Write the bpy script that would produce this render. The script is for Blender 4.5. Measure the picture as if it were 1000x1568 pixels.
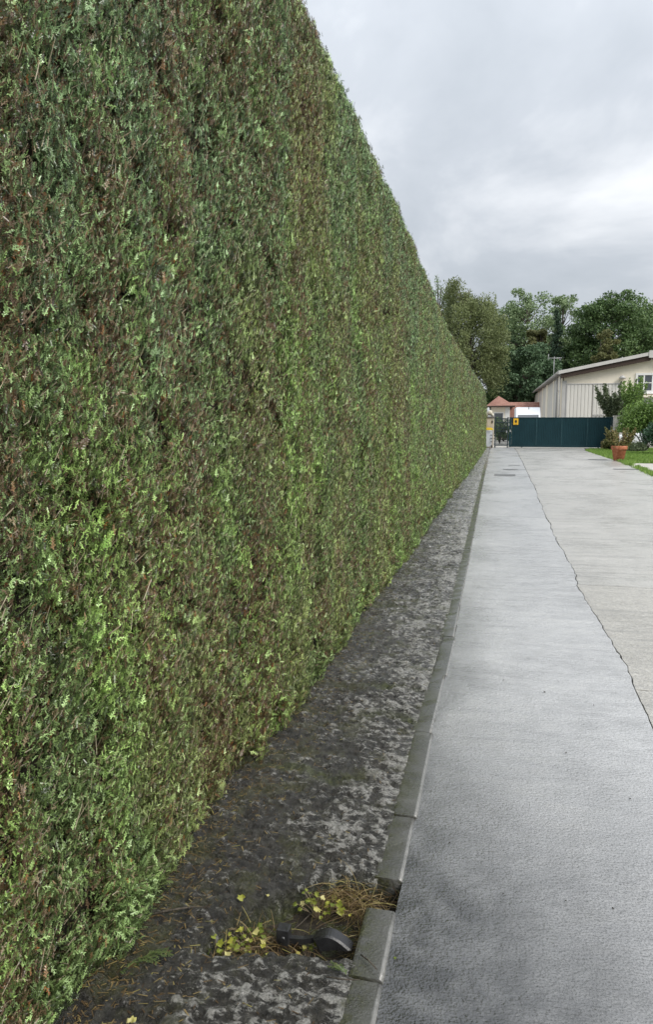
import bpy, bmesh, math
import numpy as np
from mathutils import Vector, Matrix, Euler

for o in list(bpy.data.objects):
    bpy.data.objects.remove(o, do_unlink=True)
scene = bpy.context.scene
COL = scene.collection
RAD = math.radians

# ------------------------------------------------------------------ camera
F, CX, CY, EYE = 1130.0, 500.0, 784.0, 1.55
PHI = math.atan((784 - 648) / F)
PSI = math.atan(257 / F * math.cos(PHI))
cam = bpy.data.cameras.new('Camera')
camo = bpy.data.objects.new('Camera', cam)
COL.objects.link(camo)
cam.sensor_fit = 'VERTICAL'
cam.sensor_height = 36.0
cam.sensor_width = 36.0
cam.lens = F / 1568 * 36.0
cam.clip_start = 0.05
cam.clip_end = 3000
camo.location = (0, 0, EYE)
camo.rotation_euler = (math.pi / 2 - PHI, 0, PSI)
scene.camera = camo

# ------------------------------------------------------------------ world: overcast sky
SUN_EL, SUN_AZ = RAD(44), RAD(122)      # azimuth clockwise from +Y: behind and to the right of the camera
world = bpy.data.worlds.new('World')
scene.world = world
world.use_nodes = True
wn, wl = world.node_tree.nodes, world.node_tree.links
wn.clear()


def NODE(nodes, kind, **kw):
    n = nodes.new(kind)
    for k, v in kw.items():
        setattr(n, k, v)
    return n


wout = NODE(wn, 'ShaderNodeOutputWorld')
wbg = NODE(wn, 'ShaderNodeBackground')
wbg.inputs['Strength'].default_value = 0.1
sky = NODE(wn, 'ShaderNodeTexSky', sky_type='NISHITA', sun_disc=False)
sky.sun_elevation, sky.sun_rotation = SUN_EL, SUN_AZ
tc = NODE(wn, 'ShaderNodeTexCoord')
sep = NODE(wn, 'ShaderNodeSeparateXYZ')
wl.new(tc.outputs['Generated'], sep.inputs[0])
zmax = NODE(wn, 'ShaderNodeMath', operation='MAXIMUM')
wl.new(sep.outputs['Z'], zmax.inputs[0]); zmax.inputs[1].default_value = 0.0
zadd = NODE(wn, 'ShaderNodeMath', operation='ADD')
wl.new(zmax.outputs[0], zadd.inputs[0]); zadd.inputs[1].default_value = 0.42
dv = NODE(wn, 'ShaderNodeVectorMath', operation='DIVIDE')
comb = NODE(wn, 'ShaderNodeCombineXYZ')
for i in range(3):
    wl.new(zadd.outputs[0], comb.inputs[i])
wl.new(tc.outputs['Generated'], dv.inputs[0]); wl.new(comb.outputs[0], dv.inputs[1])
cn = NODE(wn, 'ShaderNodeTexNoise')
cn.inputs['Scale'].default_value = 2.2
cn.inputs['Detail'].default_value = 6.0
cn.inputs['Roughness'].default_value = 0.52
cn.inputs['Distortion'].default_value = 0.35
mp = NODE(wn, 'ShaderNodeMapping')
mp.inputs['Location'].default_value = (3.1, 7.4, 0.0)
wl.new(dv.outputs[0], mp.inputs['Vector'])
wl.new(mp.outputs[0], cn.inputs['Vector'])
cr = NODE(wn, 'ShaderNodeValToRGB')
cr.color_ramp.elements[0].position = 0.34
cr.color_ramp.elements[0].color = (0.36, 0.39, 0.425, 1)
cr.color_ramp.elements[1].position = 0.70
cr.color_ramp.elements[1].color = (0.70, 0.715, 0.735, 1)
e = cr.color_ramp.elements.new(0.50); e.color = (0.44, 0.468, 0.505, 1)
wl.new(cn.outputs['Fac'], cr.inputs[0])
# overcast luminance rises toward the zenith (CIE overcast distribution, softened)
zp = NODE(wn, 'ShaderNodeMath', operation='POWER')
wl.new(zmax.outputs[0], zp.inputs[0]); zp.inputs[1].default_value = 1.5
gz = NODE(wn, 'ShaderNodeMath', operation='MULTIPLY_ADD')
wl.new(zp.outputs[0], gz.inputs[0]); gz.inputs[1].default_value = 11.0; gz.inputs[2].default_value = 5.4
csc = NODE(wn, 'ShaderNodeVectorMath', operation='SCALE')
wl.new(cr.outputs[0], csc.inputs[0]); wl.new(gz.outputs[0], csc.inputs['Scale'])
wm = NODE(wn, 'ShaderNodeMix', data_type='RGBA')
wm.inputs[0].default_value = 0.94
wl.new(sky.outputs[0], wm.inputs[6]); wl.new(csc.outputs[0], wm.inputs[7])
wl.new(wm.outputs[2], wbg.inputs['Color'])
wl.new(wbg.outputs[0], wout.inputs['Surface'])

sun = bpy.data.lights.new('Sun', 'SUN')
sun.energy = 1.5
sun.angle = RAD(25)
sun.color = (1.0, 0.96, 0.90)
suno = bpy.data.objects.new('Sun', sun)
COL.objects.link(suno)
sd = Vector((math.sin(SUN_AZ) * math.cos(SUN_EL), math.cos(SUN_AZ) * math.cos(SUN_EL), math.sin(SUN_EL)))
suno.rotation_euler = (-sd).to_track_quat('-Z', 'Y').to_euler()

vs = scene.view_settings
vs.view_transform = 'Standard'
vs.look = 'None'
vs.exposure = 1.08
vs.gamma = 1.0
vs.use_curve_mapping = False


# ------------------------------------------------------------------ photo pixel -> direction
def ray(px, py):
    r, u = (px - CX) / F, (CY - py) / F
    f = math.cos(PHI) + u * math.sin(PHI)
    z = -math.sin(PHI) + u * math.cos(PHI)
    return (-math.sin(PSI) * f + math.cos(PSI) * r, math.cos(PSI) * f + math.sin(PSI) * r, z)


def gp(px, py, z=0.0):
    d = ray(px, py); t = (z - EYE) / d[2]
    return (d[0] * t, d[1] * t)


def at(px, py, Y):
    d = ray(px, py); t = Y / d[1]
    return Vector((d[0] * t, Y, EYE + d[2] * t))


# ------------------------------------------------------------------ noise in numpy
def _hash(ix, iy, seed):
    n = (ix.astype(np.int64) * 374761393 + iy.astype(np.int64) * 668265263 + seed * 1442695041) & 0xffffffff
    n = ((n ^ (n >> 13)) * 1274126177) & 0xffffffff
    n = n ^ (n >> 16)
    return (n & 0xffff) / 65535.0


def vnoise(x, y, seed=0):
    x = np.asarray(x, float); y = np.asarray(y, float)
    ix, iy = np.floor(x), np.floor(y)
    fx, fy = x - ix, y - iy
    fx = fx * fx * (3 - 2 * fx); fy = fy * fy * (3 - 2 * fy)
    a = _hash(ix, iy, seed); b = _hash(ix + 1, iy, seed)
    c = _hash(ix, iy + 1, seed); d = _hash(ix + 1, iy + 1, seed)
    return (a * (1 - fx) + b * fx) * (1 - fy) + (c * (1 - fx) + d * fx) * fy


def fbm(x, y, seed=0, octs=4):
    s, amp, tot = 0, 1.0, 0
    for k in range(octs):
        s = s + amp * vnoise(np.asarray(x) * 2 ** k, np.asarray(y) * 2 ** k, seed + k * 17)
        tot += amp; amp *= 0.5
    return s / tot


# ------------------------------------------------------------------ object helpers
def tag(o, label=None, cat=None, group=None, kind=None):
    if label: o['label'] = label
    if cat: o['category'] = cat
    if group: o['group'] = group
    if kind: o['kind'] = kind
    return o


def link(o, parent=None):
    COL.objects.link(o)
    if parent is not None:
        o.parent = parent
    return o


def empty(name, loc=(0, 0, 0), rz=0.0):
    o = bpy.data.objects.new(name, None)
    o.location = loc; o.rotation_euler = (0, 0, rz)
    o.empty_display_size = 0.2
    COL.objects.link(o)
    return o


class MB:
    """collects shapes, then links them as one mesh object"""
    def __init__(self):
        self.v, self.f, self.sm = [], [], []

    def add(self, vs, fs, smooth=False):
        b = len(self.v)
        self.v.extend([tuple(p) for p in vs])
        for f in fs:
            self.f.append([b + i for i in f]); self.sm.append(smooth)
        return self

    def box(self, x0, x1, y0, y1, z0, z1, M=None):
        vs = [Vector(p) for p in ((x0, y0, z0), (x1, y0, z0), (x1, y1, z0), (x0, y1, z0),
                                  (x0, y0, z1), (x1, y0, z1), (x1, y1, z1), (x0, y1, z1))]
        if M is not None: vs = [M @ p for p in vs]
        return self.add(vs, [(0, 3, 2, 1), (4, 5, 6, 7), (0, 1, 5, 4), (1, 2, 6, 5), (2, 3, 7, 6), (3, 0, 4, 7)])

    def bbox(self, x0, x1, y0, y1, z0, z1, b=0.01):
        """box with chamfered vertical and horizontal edges"""
        bm = bmesh.new()
        bmesh.ops.create_cube(bm, size=1)
        for v in bm.verts:
            v.co = Vector(((x0 + x1) / 2 + v.co.x * (x1 - x0), (y0 + y1) / 2 + v.co.y * (y1 - y0), (z0 + z1) / 2 + v.co.z * (z1 - z0)))
        bmesh.ops.bevel(bm, geom=list(bm.edges), offset=b, segments=2, profile=0.5, affect='EDGES')
        bm.verts.index_update()
        self.add([v.co.copy() for v in bm.verts], [[v.index for v in f.verts] for f in bm.faces])
        bm.free()
        return self

    def extrude(self, poly, axis, a0, a1):
        """poly: 2D outline; axis 'x','y' or 'z' is the extrusion direction"""
        n = len(poly)
        def P(p, a):
            return {'x': (a, p[0], p[1]), 'y': (p[0], a, p[1]), 'z': (p[0], p[1], a)}[axis]
        vs = [P(p, a0) for p in poly] + [P(p, a1) for p in poly]
        fs = [list(range(n))[::-1], list(range(n, 2 * n))] + [(i, (i + 1) % n, n + (i + 1) % n, n + i) for i in range(n)]
        return self.add(vs, fs)

    def tube(self, pts, rads, n=8, caps=True, smooth=True):
        pts = [Vector(p) for p in pts]
        if not hasattr(rads, '__len__'): rads = [rads] * len(pts)
        vs, fs = [], []
        for i, p in enumerate(pts):
            t = (pts[min(i + 1, len(pts) - 1)] - pts[max(i - 1, 0)])
            t = t.normalized() if t.length > 1e-9 else Vector((0, 0, 1))
            a = t.orthogonal().normalized() if abs(t.z) > 0.9 else t.cross(Vector((0, 0, 1))).normalized()
            b = t.cross(a)
            for k in range(n):
                q = 2 * math.pi * k / n
                vs.append(p + (a * math.cos(q) + b * math.sin(q)) * rads[i])
        for i in range(len(pts) - 1):
            for k in range(n):
                fs.append((i * n + k, i * n + (k + 1) % n, (i + 1) * n + (k + 1) % n, (i + 1) * n + k))
        self.add(vs, fs, smooth)
        if caps:
            b = len(self.v) - len(vs)
            self.f.append([b + k for k in range(n)][::-1]); self.sm.append(False)
            self.f.append([b + (len(pts) - 1) * n + k for k in range(n)]); self.sm.append(False)
        return self

    def lathe(self, prof, n=20, c=(0, 0, 0)):
        vs, fs = [], []
        for r, z in prof:
            for k in range(n):
                q = 2 * math.pi * k / n
                vs.append((c[0] + r * math.cos(q), c[1] + r * math.sin(q), c[2] + z))
        for i in range(len(prof) - 1):
            for k in range(n):
                fs.append((i * n + k, i * n + (k + 1) % n, (i + 1) * n + (k + 1) % n, (i + 1) * n + k))
        return self.add(vs, fs, True)

    def mesh(self, name, mat):
        me = bpy.data.meshes.new(name)
        me.from_pydata(self.v, [], self.f)
        me.polygons.foreach_set('use_smooth', self.sm)
        me.materials.append(mat)
        me.update()
        return me

    def build(self, name, mat, parent=None, loc=None):
        o = bpy.data.objects.new(name, self.mesh(name, mat))
        link(o, parent)
        if loc is not None: o.location = loc
        return o


def np_mesh(name, V, Fq, mat, attrs=None, smooth=False):
    """fast mesh from arrays; attrs: {name: per-vertex floats}"""
    me = bpy.data.meshes.new(name)
    V = np.asarray(V, np.float32); Fq = np.asarray(Fq, np.int32)
    k = Fq.shape[1]
    me.vertices.add(len(V)); me.vertices.foreach_set('co', V.ravel())
    me.loops.add(Fq.size); me.loops.foreach_set('vertex_index', Fq.ravel())
    me.polygons.add(len(Fq))
    me.polygons.foreach_set('loop_start', np.arange(0, Fq.size, k, dtype=np.int32))
    me.polygons.foreach_set('use_smooth', np.full(len(Fq), smooth, bool))
    me.update(calc_edges=True)
    for nm, a in (attrs or {}).items():
        at_ = me.attributes.new(nm, 'FLOAT', 'POINT')
        at_.data.foreach_set('value', np.asarray(a, np.float32))
    me.materials.append(mat)
    return me


def np_obj(name, V, Fq, mat, parent=None, attrs=None, smooth=False):
    return link(bpy.data.objects.new(name, np_mesh(name, V, Fq, mat, attrs, smooth)), parent)


# ------------------------------------------------------------------ materials
class NT:
    def __init__(self, name):
        self.m = bpy.data.materials.new(name); self.m.use_nodes = True
        self.n, self.l = self.m.node_tree.nodes, self.m.node_tree.links
        self.p = self.n['Principled BSDF']
        self.out = self.n['Material Output']

    def new(self, kind, ins=None, **kw):
        n = self.n.new(kind)
        for k, v in kw.items(): setattr(n, k, v)
        for k, v in (ins or {}).items(): self.set(n, k, v)
        return n

    def set(self, n, k, v):
        if isinstance(v, bpy.types.NodeSocket): self.l.new(v, n.inputs[k])
        else: n.inputs[k].default_value = v

    def coords(self, scale=(1, 1, 1)):
        t = self.new('ShaderNodeNewGeometry')
        m = self.new('ShaderNodeMapping', {'Vector': t.outputs['Position'], 'Scale': scale})
        return m.outputs[0]

    def ocoords(self, scale=(1, 1, 1)):
        t = self.new('ShaderNodeTexCoord')
        m = self.new('ShaderNodeMapping', {'Vector': t.outputs['Object'], 'Scale': scale})
        return m.outputs[0]

    def noise(self, vec, scale, detail=4, rough=0.55, dist=0.0):
        return self.new('ShaderNodeTexNoise', {'Vector': vec, 'Scale': scale, 'Detail': detail, 'Roughness': rough, 'Distortion': dist}).outputs['Fac']

    def ramp(self, fac, stops, interp='LINEAR'):
        r = self.new('ShaderNodeValToRGB', {'Fac': fac})
        r.color_ramp.interpolation = interp
        els = r.color_ramp.elements
        while len(els) < len(stops): els.new(0.5)
        for el, (p, c) in zip(els, stops):
            el.position = p
            el.color = (c, c, c, 1) if not hasattr(c, '__len__') else (c[0], c[1], c[2], 1)
        return r.outputs[0]

    def mix(self, fac, a, b, blend='MIX'):
        m = self.new('ShaderNodeMix', data_type='RGBA', blend_type=blend)
        for k, v in ((0, fac), (6, a), (7, b)):
            if isinstance(v, tuple) and len(v) == 3: v = (*v, 1)
            self.set(m, k, v)
        return m.outputs[2]

    def math(self, op, a, b=0.0, c=None):
        m = self.new('ShaderNodeMath', operation=op)
        self.set(m, 0, a); self.set(m, 1, b)
        if c is not None: self.set(m, 2, c)
        return m.outputs[0]

    def attr(self, name, kind='GEOMETRY'):
        return self.new('ShaderNodeAttribute', attribute_name=name, attribute_type=kind)

    def bump(self, h, dist, strength=1.0, normal=None):
        b = self.new('ShaderNodeBump', {'Height': h, 'Distance': dist, 'Strength': strength})
        if normal is not None: self.l.new(normal, b.inputs['Normal'])
        return b.outputs[0]

    def done(self, color=None, rough=None, normal=None, spec=None, metal=None):
        for k, v in (('Base Color', color), ('Roughness', rough), ('Normal', normal), ('Specular IOR Level', spec), ('Metallic', metal)):
            if v is None: continue
            if isinstance(v, tuple) and len(v) == 3: v = (*v, 1)
            self.set(self.p, k, v)
        return self.m


def plain(name, c, rough=0.6, var=0.15, scale=3.0, bump=0.0, bscale=40.0, metal=0.0, spec=0.5, streak=False):
    """painted, plastered or plastic surface with soft uneven tone and fine relief"""
    t = NT(name)
    co = t.coords((1, 1, 0.25) if streak else (1, 1, 1))
    n = t.noise(co, scale, 5)
    n2 = t.noise(co, scale * 9, 3)
    f = t.math('ADD', t.math('MULTIPLY', n, 0.7), t.math('MULTIPLY', n2, 0.3))
    lo = tuple(x * (1 - var) for x in c); hi = tuple(min(1, x * (1 + var)) for x in c)
    col = t.ramp(f, [(0.3, lo), (0.7, hi)])
    rg = t.ramp(n, [(0.3, max(0.02, rough - 0.08)), (0.7, min(1, rough + 0.08))])
    nm = t.bump(t.noise(t.coords(), bscale, 4), bump) if bump else None
    return t.done(col, rg, nm, spec, metal)


def leaf_mat(name, stops, rough=0.5, trans=0.25, spec=0.4):
    """foliage: colour ramp over the per-leaf random value, some light passing through"""
    t = NT(name)
    col = t.ramp(t.attr('rnd').outputs['Fac'], stops)
    t.done(col, rough, None, spec)
    tr = t.new('ShaderNodeBsdfTranslucent', {'Color': col})
    mx = t.new('ShaderNodeMixShader', {0: trans})
    t.l.new(t.p.outputs[0], mx.inputs[1]); t.l.new(tr.outputs[0], mx.inputs[2])
    t.l.new(mx.outputs[0], t.out.inputs['Surface'])
    return t.m


def wet_concrete(name, base, warm, wet_lo, wet_hi, grain=1.0, aggregate=0.0, film=0.5):
    t = NT(name)
    co = t.coords()
    big = t.noise(t.coords((1, 0.6, 1)), 0.8, 5, 0.6)
    med = t.noise(co, 7, 5, 0.6)
    brush = t.noise(t.coords((1.0, 5.0, 1)), 2.2, 4, 0.6, 0.3)      # tamping lines run across the lane
    fine = t.noise(co, 150, 4, 0.7)
    peb = t.new('ShaderNodeTexVoronoi', {'Vector': co, 'Scale': 130.0}).outputs['Distance']
    f = t.math('ADD', t.math('ADD', t.math('MULTIPLY', big, 0.4), t.math('MULTIPLY', med, 0.3)), t.math('MULTIPLY', brush, 0.3))
    col = t.ramp(f, [(0.32, tuple(x * 0.66 for x in base)), (0.5, base), (0.66, warm)])
    col = t.mix(t.ramp(fine, [(0.36, 0.85), (0.52, 0.0)]), col, tuple(x * 0.28 for x in base))
    if aggregate:
        sp = t.new('ShaderNodeTexVoronoi', {'Vector': co, 'Scale': 75.0})
        pc = t.ramp(t.new('ShaderNodeSeparateColor', {0: sp.outputs['Color']}).outputs[0],
                    [(0.0, (0.10, 0.085, 0.07)), (0.5, (0.30, 0.27, 0.22)), (0.8, (0.44, 0.40, 0.33)), (1.0, (0.52, 0.5, 0.46))])
        col = t.mix(aggregate, col, pc)
    fl = t.noise(co, 22, 4, 0.65)
    col = t.mix(t.ramp(fl, [(0.66, 0.0), (0.72, 0.4)]), col, warm)
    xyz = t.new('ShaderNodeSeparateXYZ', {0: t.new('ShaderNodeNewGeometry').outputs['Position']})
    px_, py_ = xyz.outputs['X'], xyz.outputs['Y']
    # rain-soaked near end and kerb gutter; near darkening also paints the weaker sheen
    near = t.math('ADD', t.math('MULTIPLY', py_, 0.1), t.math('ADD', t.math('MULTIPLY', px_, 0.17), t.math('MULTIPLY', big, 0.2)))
    soak_dim = t.ramp(near, [(0.29, 1.0), (0.58, 0.0)])
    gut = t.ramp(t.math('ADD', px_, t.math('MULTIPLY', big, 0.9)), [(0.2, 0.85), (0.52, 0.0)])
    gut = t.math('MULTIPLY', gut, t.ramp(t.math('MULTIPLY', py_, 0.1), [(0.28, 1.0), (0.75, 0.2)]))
    soak_dim = t.math('MAXIMUM', soak_dim, gut)
    soak_dim = t.math('MULTIPLY', soak_dim, t.ramp(med, [(0.3, 0.75), (0.6, 1.0)]))
    col = t.mix(soak_dim, col, tuple(x * 0.075 for x in base))
    if aggregate: col = t.mix(t.ramp(t.noise(t.coords((0.35, 4.0, 1)), 1.6, 5, 0.65, 0.2), [(0.36, 0.5), (0.47, 0.0)]), col, tuple(x * 0.45 for x in base))
    wet = t.math('ADD', t.math('MULTIPLY', big, 0.55), t.math('MULTIPLY', brush, 0.45))
    rg = t.ramp(wet, [(0.36, wet_lo), (0.64, wet_hi)])
    rip = t.noise(t.coords((0.38, 1.0, 1.0)), 85, 3, 0.6, 0.4)         # trowel ripples lie across the lane
    pit = t.noise(co, 62, 3, 0.6)
    amp = t.ramp(t.noise(co, 1.7, 3), [(0.35, 0.35), (0.65, 1.0)])
    h = t.math('ADD', t.math('ADD', t.math('MULTIPLY', rip, 0.9), t.math('MULTIPLY', t.math('MULTIPLY', pit, amp), 0.9)), t.math('MULTIPLY', peb, 0.25))
    n1 = t.bump(h, 0.0028 * grain)
    n2 = t.bump(t.noise(co, 9, 3), 0.006, 1.0, n1)
    t.set(t.p, 'Coat Weight', t.math('MAXIMUM', t.ramp(wet, [(0.35, film), (0.66, film * 0.45)]), soak_dim))      # thin film of rain water
    t.set(t.p, 'Coat Roughness', t.math('MULTIPLY_ADD', soak_dim, -0.22, 0.30)); t.set(t.p, 'Coat IOR', 1.42)
    t.set(t.p, 'Coat Normal', t.bump(h, 0.0015 * grain))
    return t.done(col, rg, n2, 0.6)


M = {}
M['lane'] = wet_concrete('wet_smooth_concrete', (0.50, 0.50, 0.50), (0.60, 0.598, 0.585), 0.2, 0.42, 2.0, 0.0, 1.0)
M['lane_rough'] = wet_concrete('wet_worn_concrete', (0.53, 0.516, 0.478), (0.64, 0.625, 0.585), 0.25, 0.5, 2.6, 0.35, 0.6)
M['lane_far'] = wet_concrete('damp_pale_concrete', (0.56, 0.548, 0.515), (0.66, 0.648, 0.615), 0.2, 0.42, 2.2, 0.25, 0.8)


def kerb_material():
    t = NT('damp_kerb_concrete')
    co = t.coords()
    n = t.noise(co, 6, 5, 0.6); fn = t.noise(co, 160, 3, 0.6)
    col = t.ramp(n, [(0.3, (0.034, 0.034, 0.029)), (0.55, (0.068, 0.066, 0.058)), (0.75, (0.125, 0.121, 0.108))])
    col = t.mix(t.ramp(fn, [(0.38, 0.6), (0.6, 0.0)]), col, (0.06, 0.06, 0.052))
    col = t.mix(t.ramp(t.noise(co, 2.3, 4), [(0.56, 0.0), (0.68, 0.55)]), col, (0.055, 0.058, 0.032))
    worn_skylit = t.math('MULTIPLY', t.attr('worn_skylit').outputs['Fac'], t.ramp(t.noise(co, 30, 4), [(0.3, 0.45), (0.6, 1.0)]))  # paler worn edge that also paints the sky-lit line along the arris
    col = t.mix(worn_skylit, col, (0.20, 0.196, 0.182))
    dirt = t.math('MULTIPLY', t.attr('dirt').outputs['Fac'], t.ramp(t.noise(co, 18, 5, 0.7), [(0.4, 0.0), (0.55, 1.0)]))
    col = t.mix(dirt, col, t.ramp(fn, [(0.35, (0.015, 0.016, 0.008)), (0.65, (0.06, 0.062, 0.022))]))
    t.set(t.p, 'Coat Weight', 0.7); t.set(t.p, 'Coat Roughness', 0.12); t.set(t.p, 'Coat IOR', 1.33)
    return t.done(col, t.ramp(n, [(0.3, 0.2), (0.7, 0.4)]), t.bump(t.noise(co, 110, 4, 0.65), 0.005), 0.6)


def verge_material():
    t = NT('rough_mossy_concrete')
    co = t.coords()
    big = t.noise(co, 2.2, 4, 0.6)
    ero = t.noise(t.coords((0.75, 1.3, 1.0)), 46, 6, 0.75, 0.3)
    fine = t.noise(co, 120, 3, 0.65)
    base = t.ramp(t.noise(co, 38, 4, 0.7), [(0.3, (0.010, 0.009, 0.007)), (0.5, (0.030, 0.027, 0.021)), (0.72, (0.09, 0.085, 0.068))])
    # lichen-pale worn spots and painted wet glints, more of them away from the hedge
    pos = t.new('ShaderNodeSeparateXYZ', {0: t.new('ShaderNodeNewGeometry').outputs['Position']})
    nearkerb = t.math('MULTIPLY_ADD', pos.outputs['X'], 0.17, 0.115)
    sel = t.math('ADD', t.math('ADD', t.math('MULTIPLY_ADD', t.attr('lump').outputs['Fac'], 0.32, t.math('MULTIPLY', ero, 0.75)), t.math('MULTIPLY', t.math('SUBTRACT', big, 0.5), 0.35)), nearkerb)
    sel = t.math('ADD', sel, t.math('MULTIPLY', t.math('MINIMUM', pos.outputs['Y'], 12.0), 0.0045))  # extra pale with distance paints the grazing glints
    pale = t.ramp(sel, [(0.555, 0.0), (0.63, 1.0)])
    col = t.mix(t.math('MULTIPLY', pale, t.ramp(fine, [(0.3, 0.35), (0.6, 0.95)])), base, (0.43, 0.42, 0.385))
    moss = t.ramp(t.math('ADD', t.noise(co, 5.5, 5, 0.65), t.math('MULTIPLY', nearkerb, -0.8)), [(0.52, 0.0), (0.62, 0.75)])
    mcol = t.ramp(fine, [(0.35, (0.022, 0.026, 0.008)), (0.65, (0.085, 0.082, 0.026))])
    col = t.mix(moss, col, mcol)
    am = t.attr('moss').outputs['Fac']
    col = t.mix(am, col, t.ramp(t.noise(co, 60, 4), [(0.35, (0.018, 0.022, 0.006)), (0.7, (0.10, 0.115, 0.03))]))
    rg = t.ramp(t.noise(co, 14, 3), [(0.35, 0.12), (0.65, 0.42)])
    h = t.math('ADD', t.math('MULTIPLY', ero, 0.7), t.math('ADD', t.math('MULTIPLY', t.noise(co, 62, 4, 0.7), 0.45), t.math('MULTIPLY', fine, 0.14)))
    t.set(t.p, 'Coat Weight', 1.0); t.set(t.p, 'Coat Roughness', 0.07); t.set(t.p, 'Coat IOR', 1.38)
    t.set(t.p, 'Coat Normal', t.bump(h, 0.03))
    return t.done(col, rg, t.bump(h, 0.04), 0.5)


def soil_material(name, a, b, rough=0.85):
    t = NT(name)
    co = t.coords()
    col = t.ramp(t.noise(co, 14, 6, 0.7), [(0.3, a), (0.7, b)])
    return t.done(col, rough, t.bump(t.noise(co, 45, 5, 0.7), 0.02), 0.3)


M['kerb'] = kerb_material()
M['verge'] = verge_material()
M['soil'] = soil_material('dark_soil', (0.018, 0.014, 0.010), (0.05, 0.042, 0.03))
M['ground'] = soil_material('rough_ground', (0.06, 0.07, 0.03), (0.12, 0.12, 0.06))
M['gravel'] = soil_material('pale_gravel_yard', (0.30, 0.285, 0.25), (0.46, 0.44, 0.40), 0.7)
M['turf'] = soil_material('turf', (0.03, 0.06, 0.012), (0.08, 0.13, 0.03))
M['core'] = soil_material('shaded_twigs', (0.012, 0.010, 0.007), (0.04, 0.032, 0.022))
M['bark'] = soil_material('bark', (0.05, 0.042, 0.032), (0.14, 0.12, 0.095))
M['gate'] = plain('dark_petrol_green_paint', (0.0055, 0.030, 0.038), 0.5, 0.22, 1.5, 0.0006, 60, spec=0.25)
M['gate_joint'] = plain('worn_gate_edge_paint', (0.030, 0.075, 0.085), 0.45, 0.25, 6, spec=0.3)
M['gate_dark'] = plain('dark_gate_steel', (0.012, 0.026, 0.032), 0.45, 0.2, 4)
M['yellow'] = plain('yellow_sign_face', (0.72, 0.42, 0.02), 0.4, 0.06, 8)
M['black'] = plain('black_print', (0.02, 0.018, 0.012), 0.5, 0.1, 8)
M['rubber'] = plain('black_rubber', (0.016, 0.016, 0.017), 0.6, 0.2, 8)
M['stone'] = plain('pale_stone', (0.50, 0.46, 0.38), 0.8, 0.22, 6, 0.006, 25)
M['stone_grey'] = plain('weathered_pillar_render', (0.44, 0.40, 0.34), 0.85, 0.28, 5, 0.005, 30, streak=True)
M['cap'] = plain('dark_coping', (0.13, 0.125, 0.12), 0.7, 0.2, 6, 0.004, 30)
M['white_post'] = plain('flaking_white_render', (0.62, 0.58, 0.52), 0.75, 0.25, 9, 0.004, 30, streak=True)
M['bin_body'] = plain('grey_white_plastic', (0.60, 0.62, 0.66), 0.45, 0.05, 4)
M['bin_lid'] = plain('yellow_lid_plastic', (0.80, 0.56, 0.05), 0.42, 0.06, 4)
M['cream'] = plain('cream_render', (0.80, 0.73, 0.60), 0.85, 0.07, 0.8, 0.004, 20, streak=True)
M['clad'] = plain('beige_grey_cladding', (0.62, 0.60, 0.55), 0.55, 0.09, 1.2, streak=True)
M['clad_dark'] = plain('grey_steel_trim', (0.43, 0.42, 0.40), 0.5, 0.12, 2)
M['roof_sheet'] = plain('grey_fibre_roof', (0.36, 0.345, 0.33), 0.75, 0.18, 0.8, 0.004, 10)
M['fascia'] = plain('pale_verge_board', (0.52, 0.50, 0.47), 0.6, 0.1, 2)
M['soffit'] = plain('brown_soffit_board', (0.060, 0.042, 0.034), 0.75, 0.15, 2, spec=0.2)
M['white_paint'] = plain('white_window_paint', (0.78, 0.77, 0.74), 0.45, 0.05, 3)
M['glass'] = plain('dark_window_glass', (0.06, 0.07, 0.08), 0.06, 0.2, 1.0, spec=0.9)
M['metal'] = plain('galvanised_metal', (0.42, 0.42, 0.42), 0.4, 0.15, 5, metal=0.6)
M['van'] = plain('white_van_paint', (0.76, 0.78, 0.81), 0.25, 0.03, 1.0)
M['lamp'] = plain('clear_lamp_lens', (0.55, 0.55, 0.55), 0.1, 0.1, 6)
M['iron'] = plain('wet_black_iron', (0.022, 0.022, 0.023), 0.33, 0.4, 30, 0.0015, 180)
M['stick'] = plain('pale_cut_twig', (0.26, 0.20, 0.13), 0.7, 0.25, 20)
M['wood'] = plain('dark_weathered_wood', (0.16, 0.09, 0.06), 0.8, 0.3, 8, 0.004, 30, streak=True)
M['path'] = plain('pale_path_slab', (0.46, 0.43, 0.38), 0.5, 0.2, 3, 0.006, 30)


def terracotta():
    t = NT('terracotta')
    co = t.coords()
    n = t.noise(co, 12, 5, 0.6)
    col = t.ramp(n, [(0.3, (0.27, 0.085, 0.038)), (0.55, (0.42, 0.15, 0.075)), (0.75, (0.52, 0.25, 0.16))])
    return t.done(col, 0.75, t.bump(n, 0.004), 0.35)


def tiles(name):
    t = NT(name)
    co = t.coords()
    n = t.noise(co, 3.0, 6, 0.7); n2 = t.noise(co, 17.0, 3, 0.7)
    f = t.math('ADD', t.math('MULTIPLY', n, 0.5), t.math('MULTIPLY', n2, 0.5))
    col = t.ramp(f, [(0.32, (0.16, 0.08, 0.062)), (0.5, (0.29, 0.15, 0.115)), (0.7, (0.40, 0.25, 0.20))])
    return t.done(col, 0.75, t.bump(n2, 0.02), 0.3)


M['terracotta'] = terracotta()
M['tiles'] = tiles('red_roof_tiles')

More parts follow.
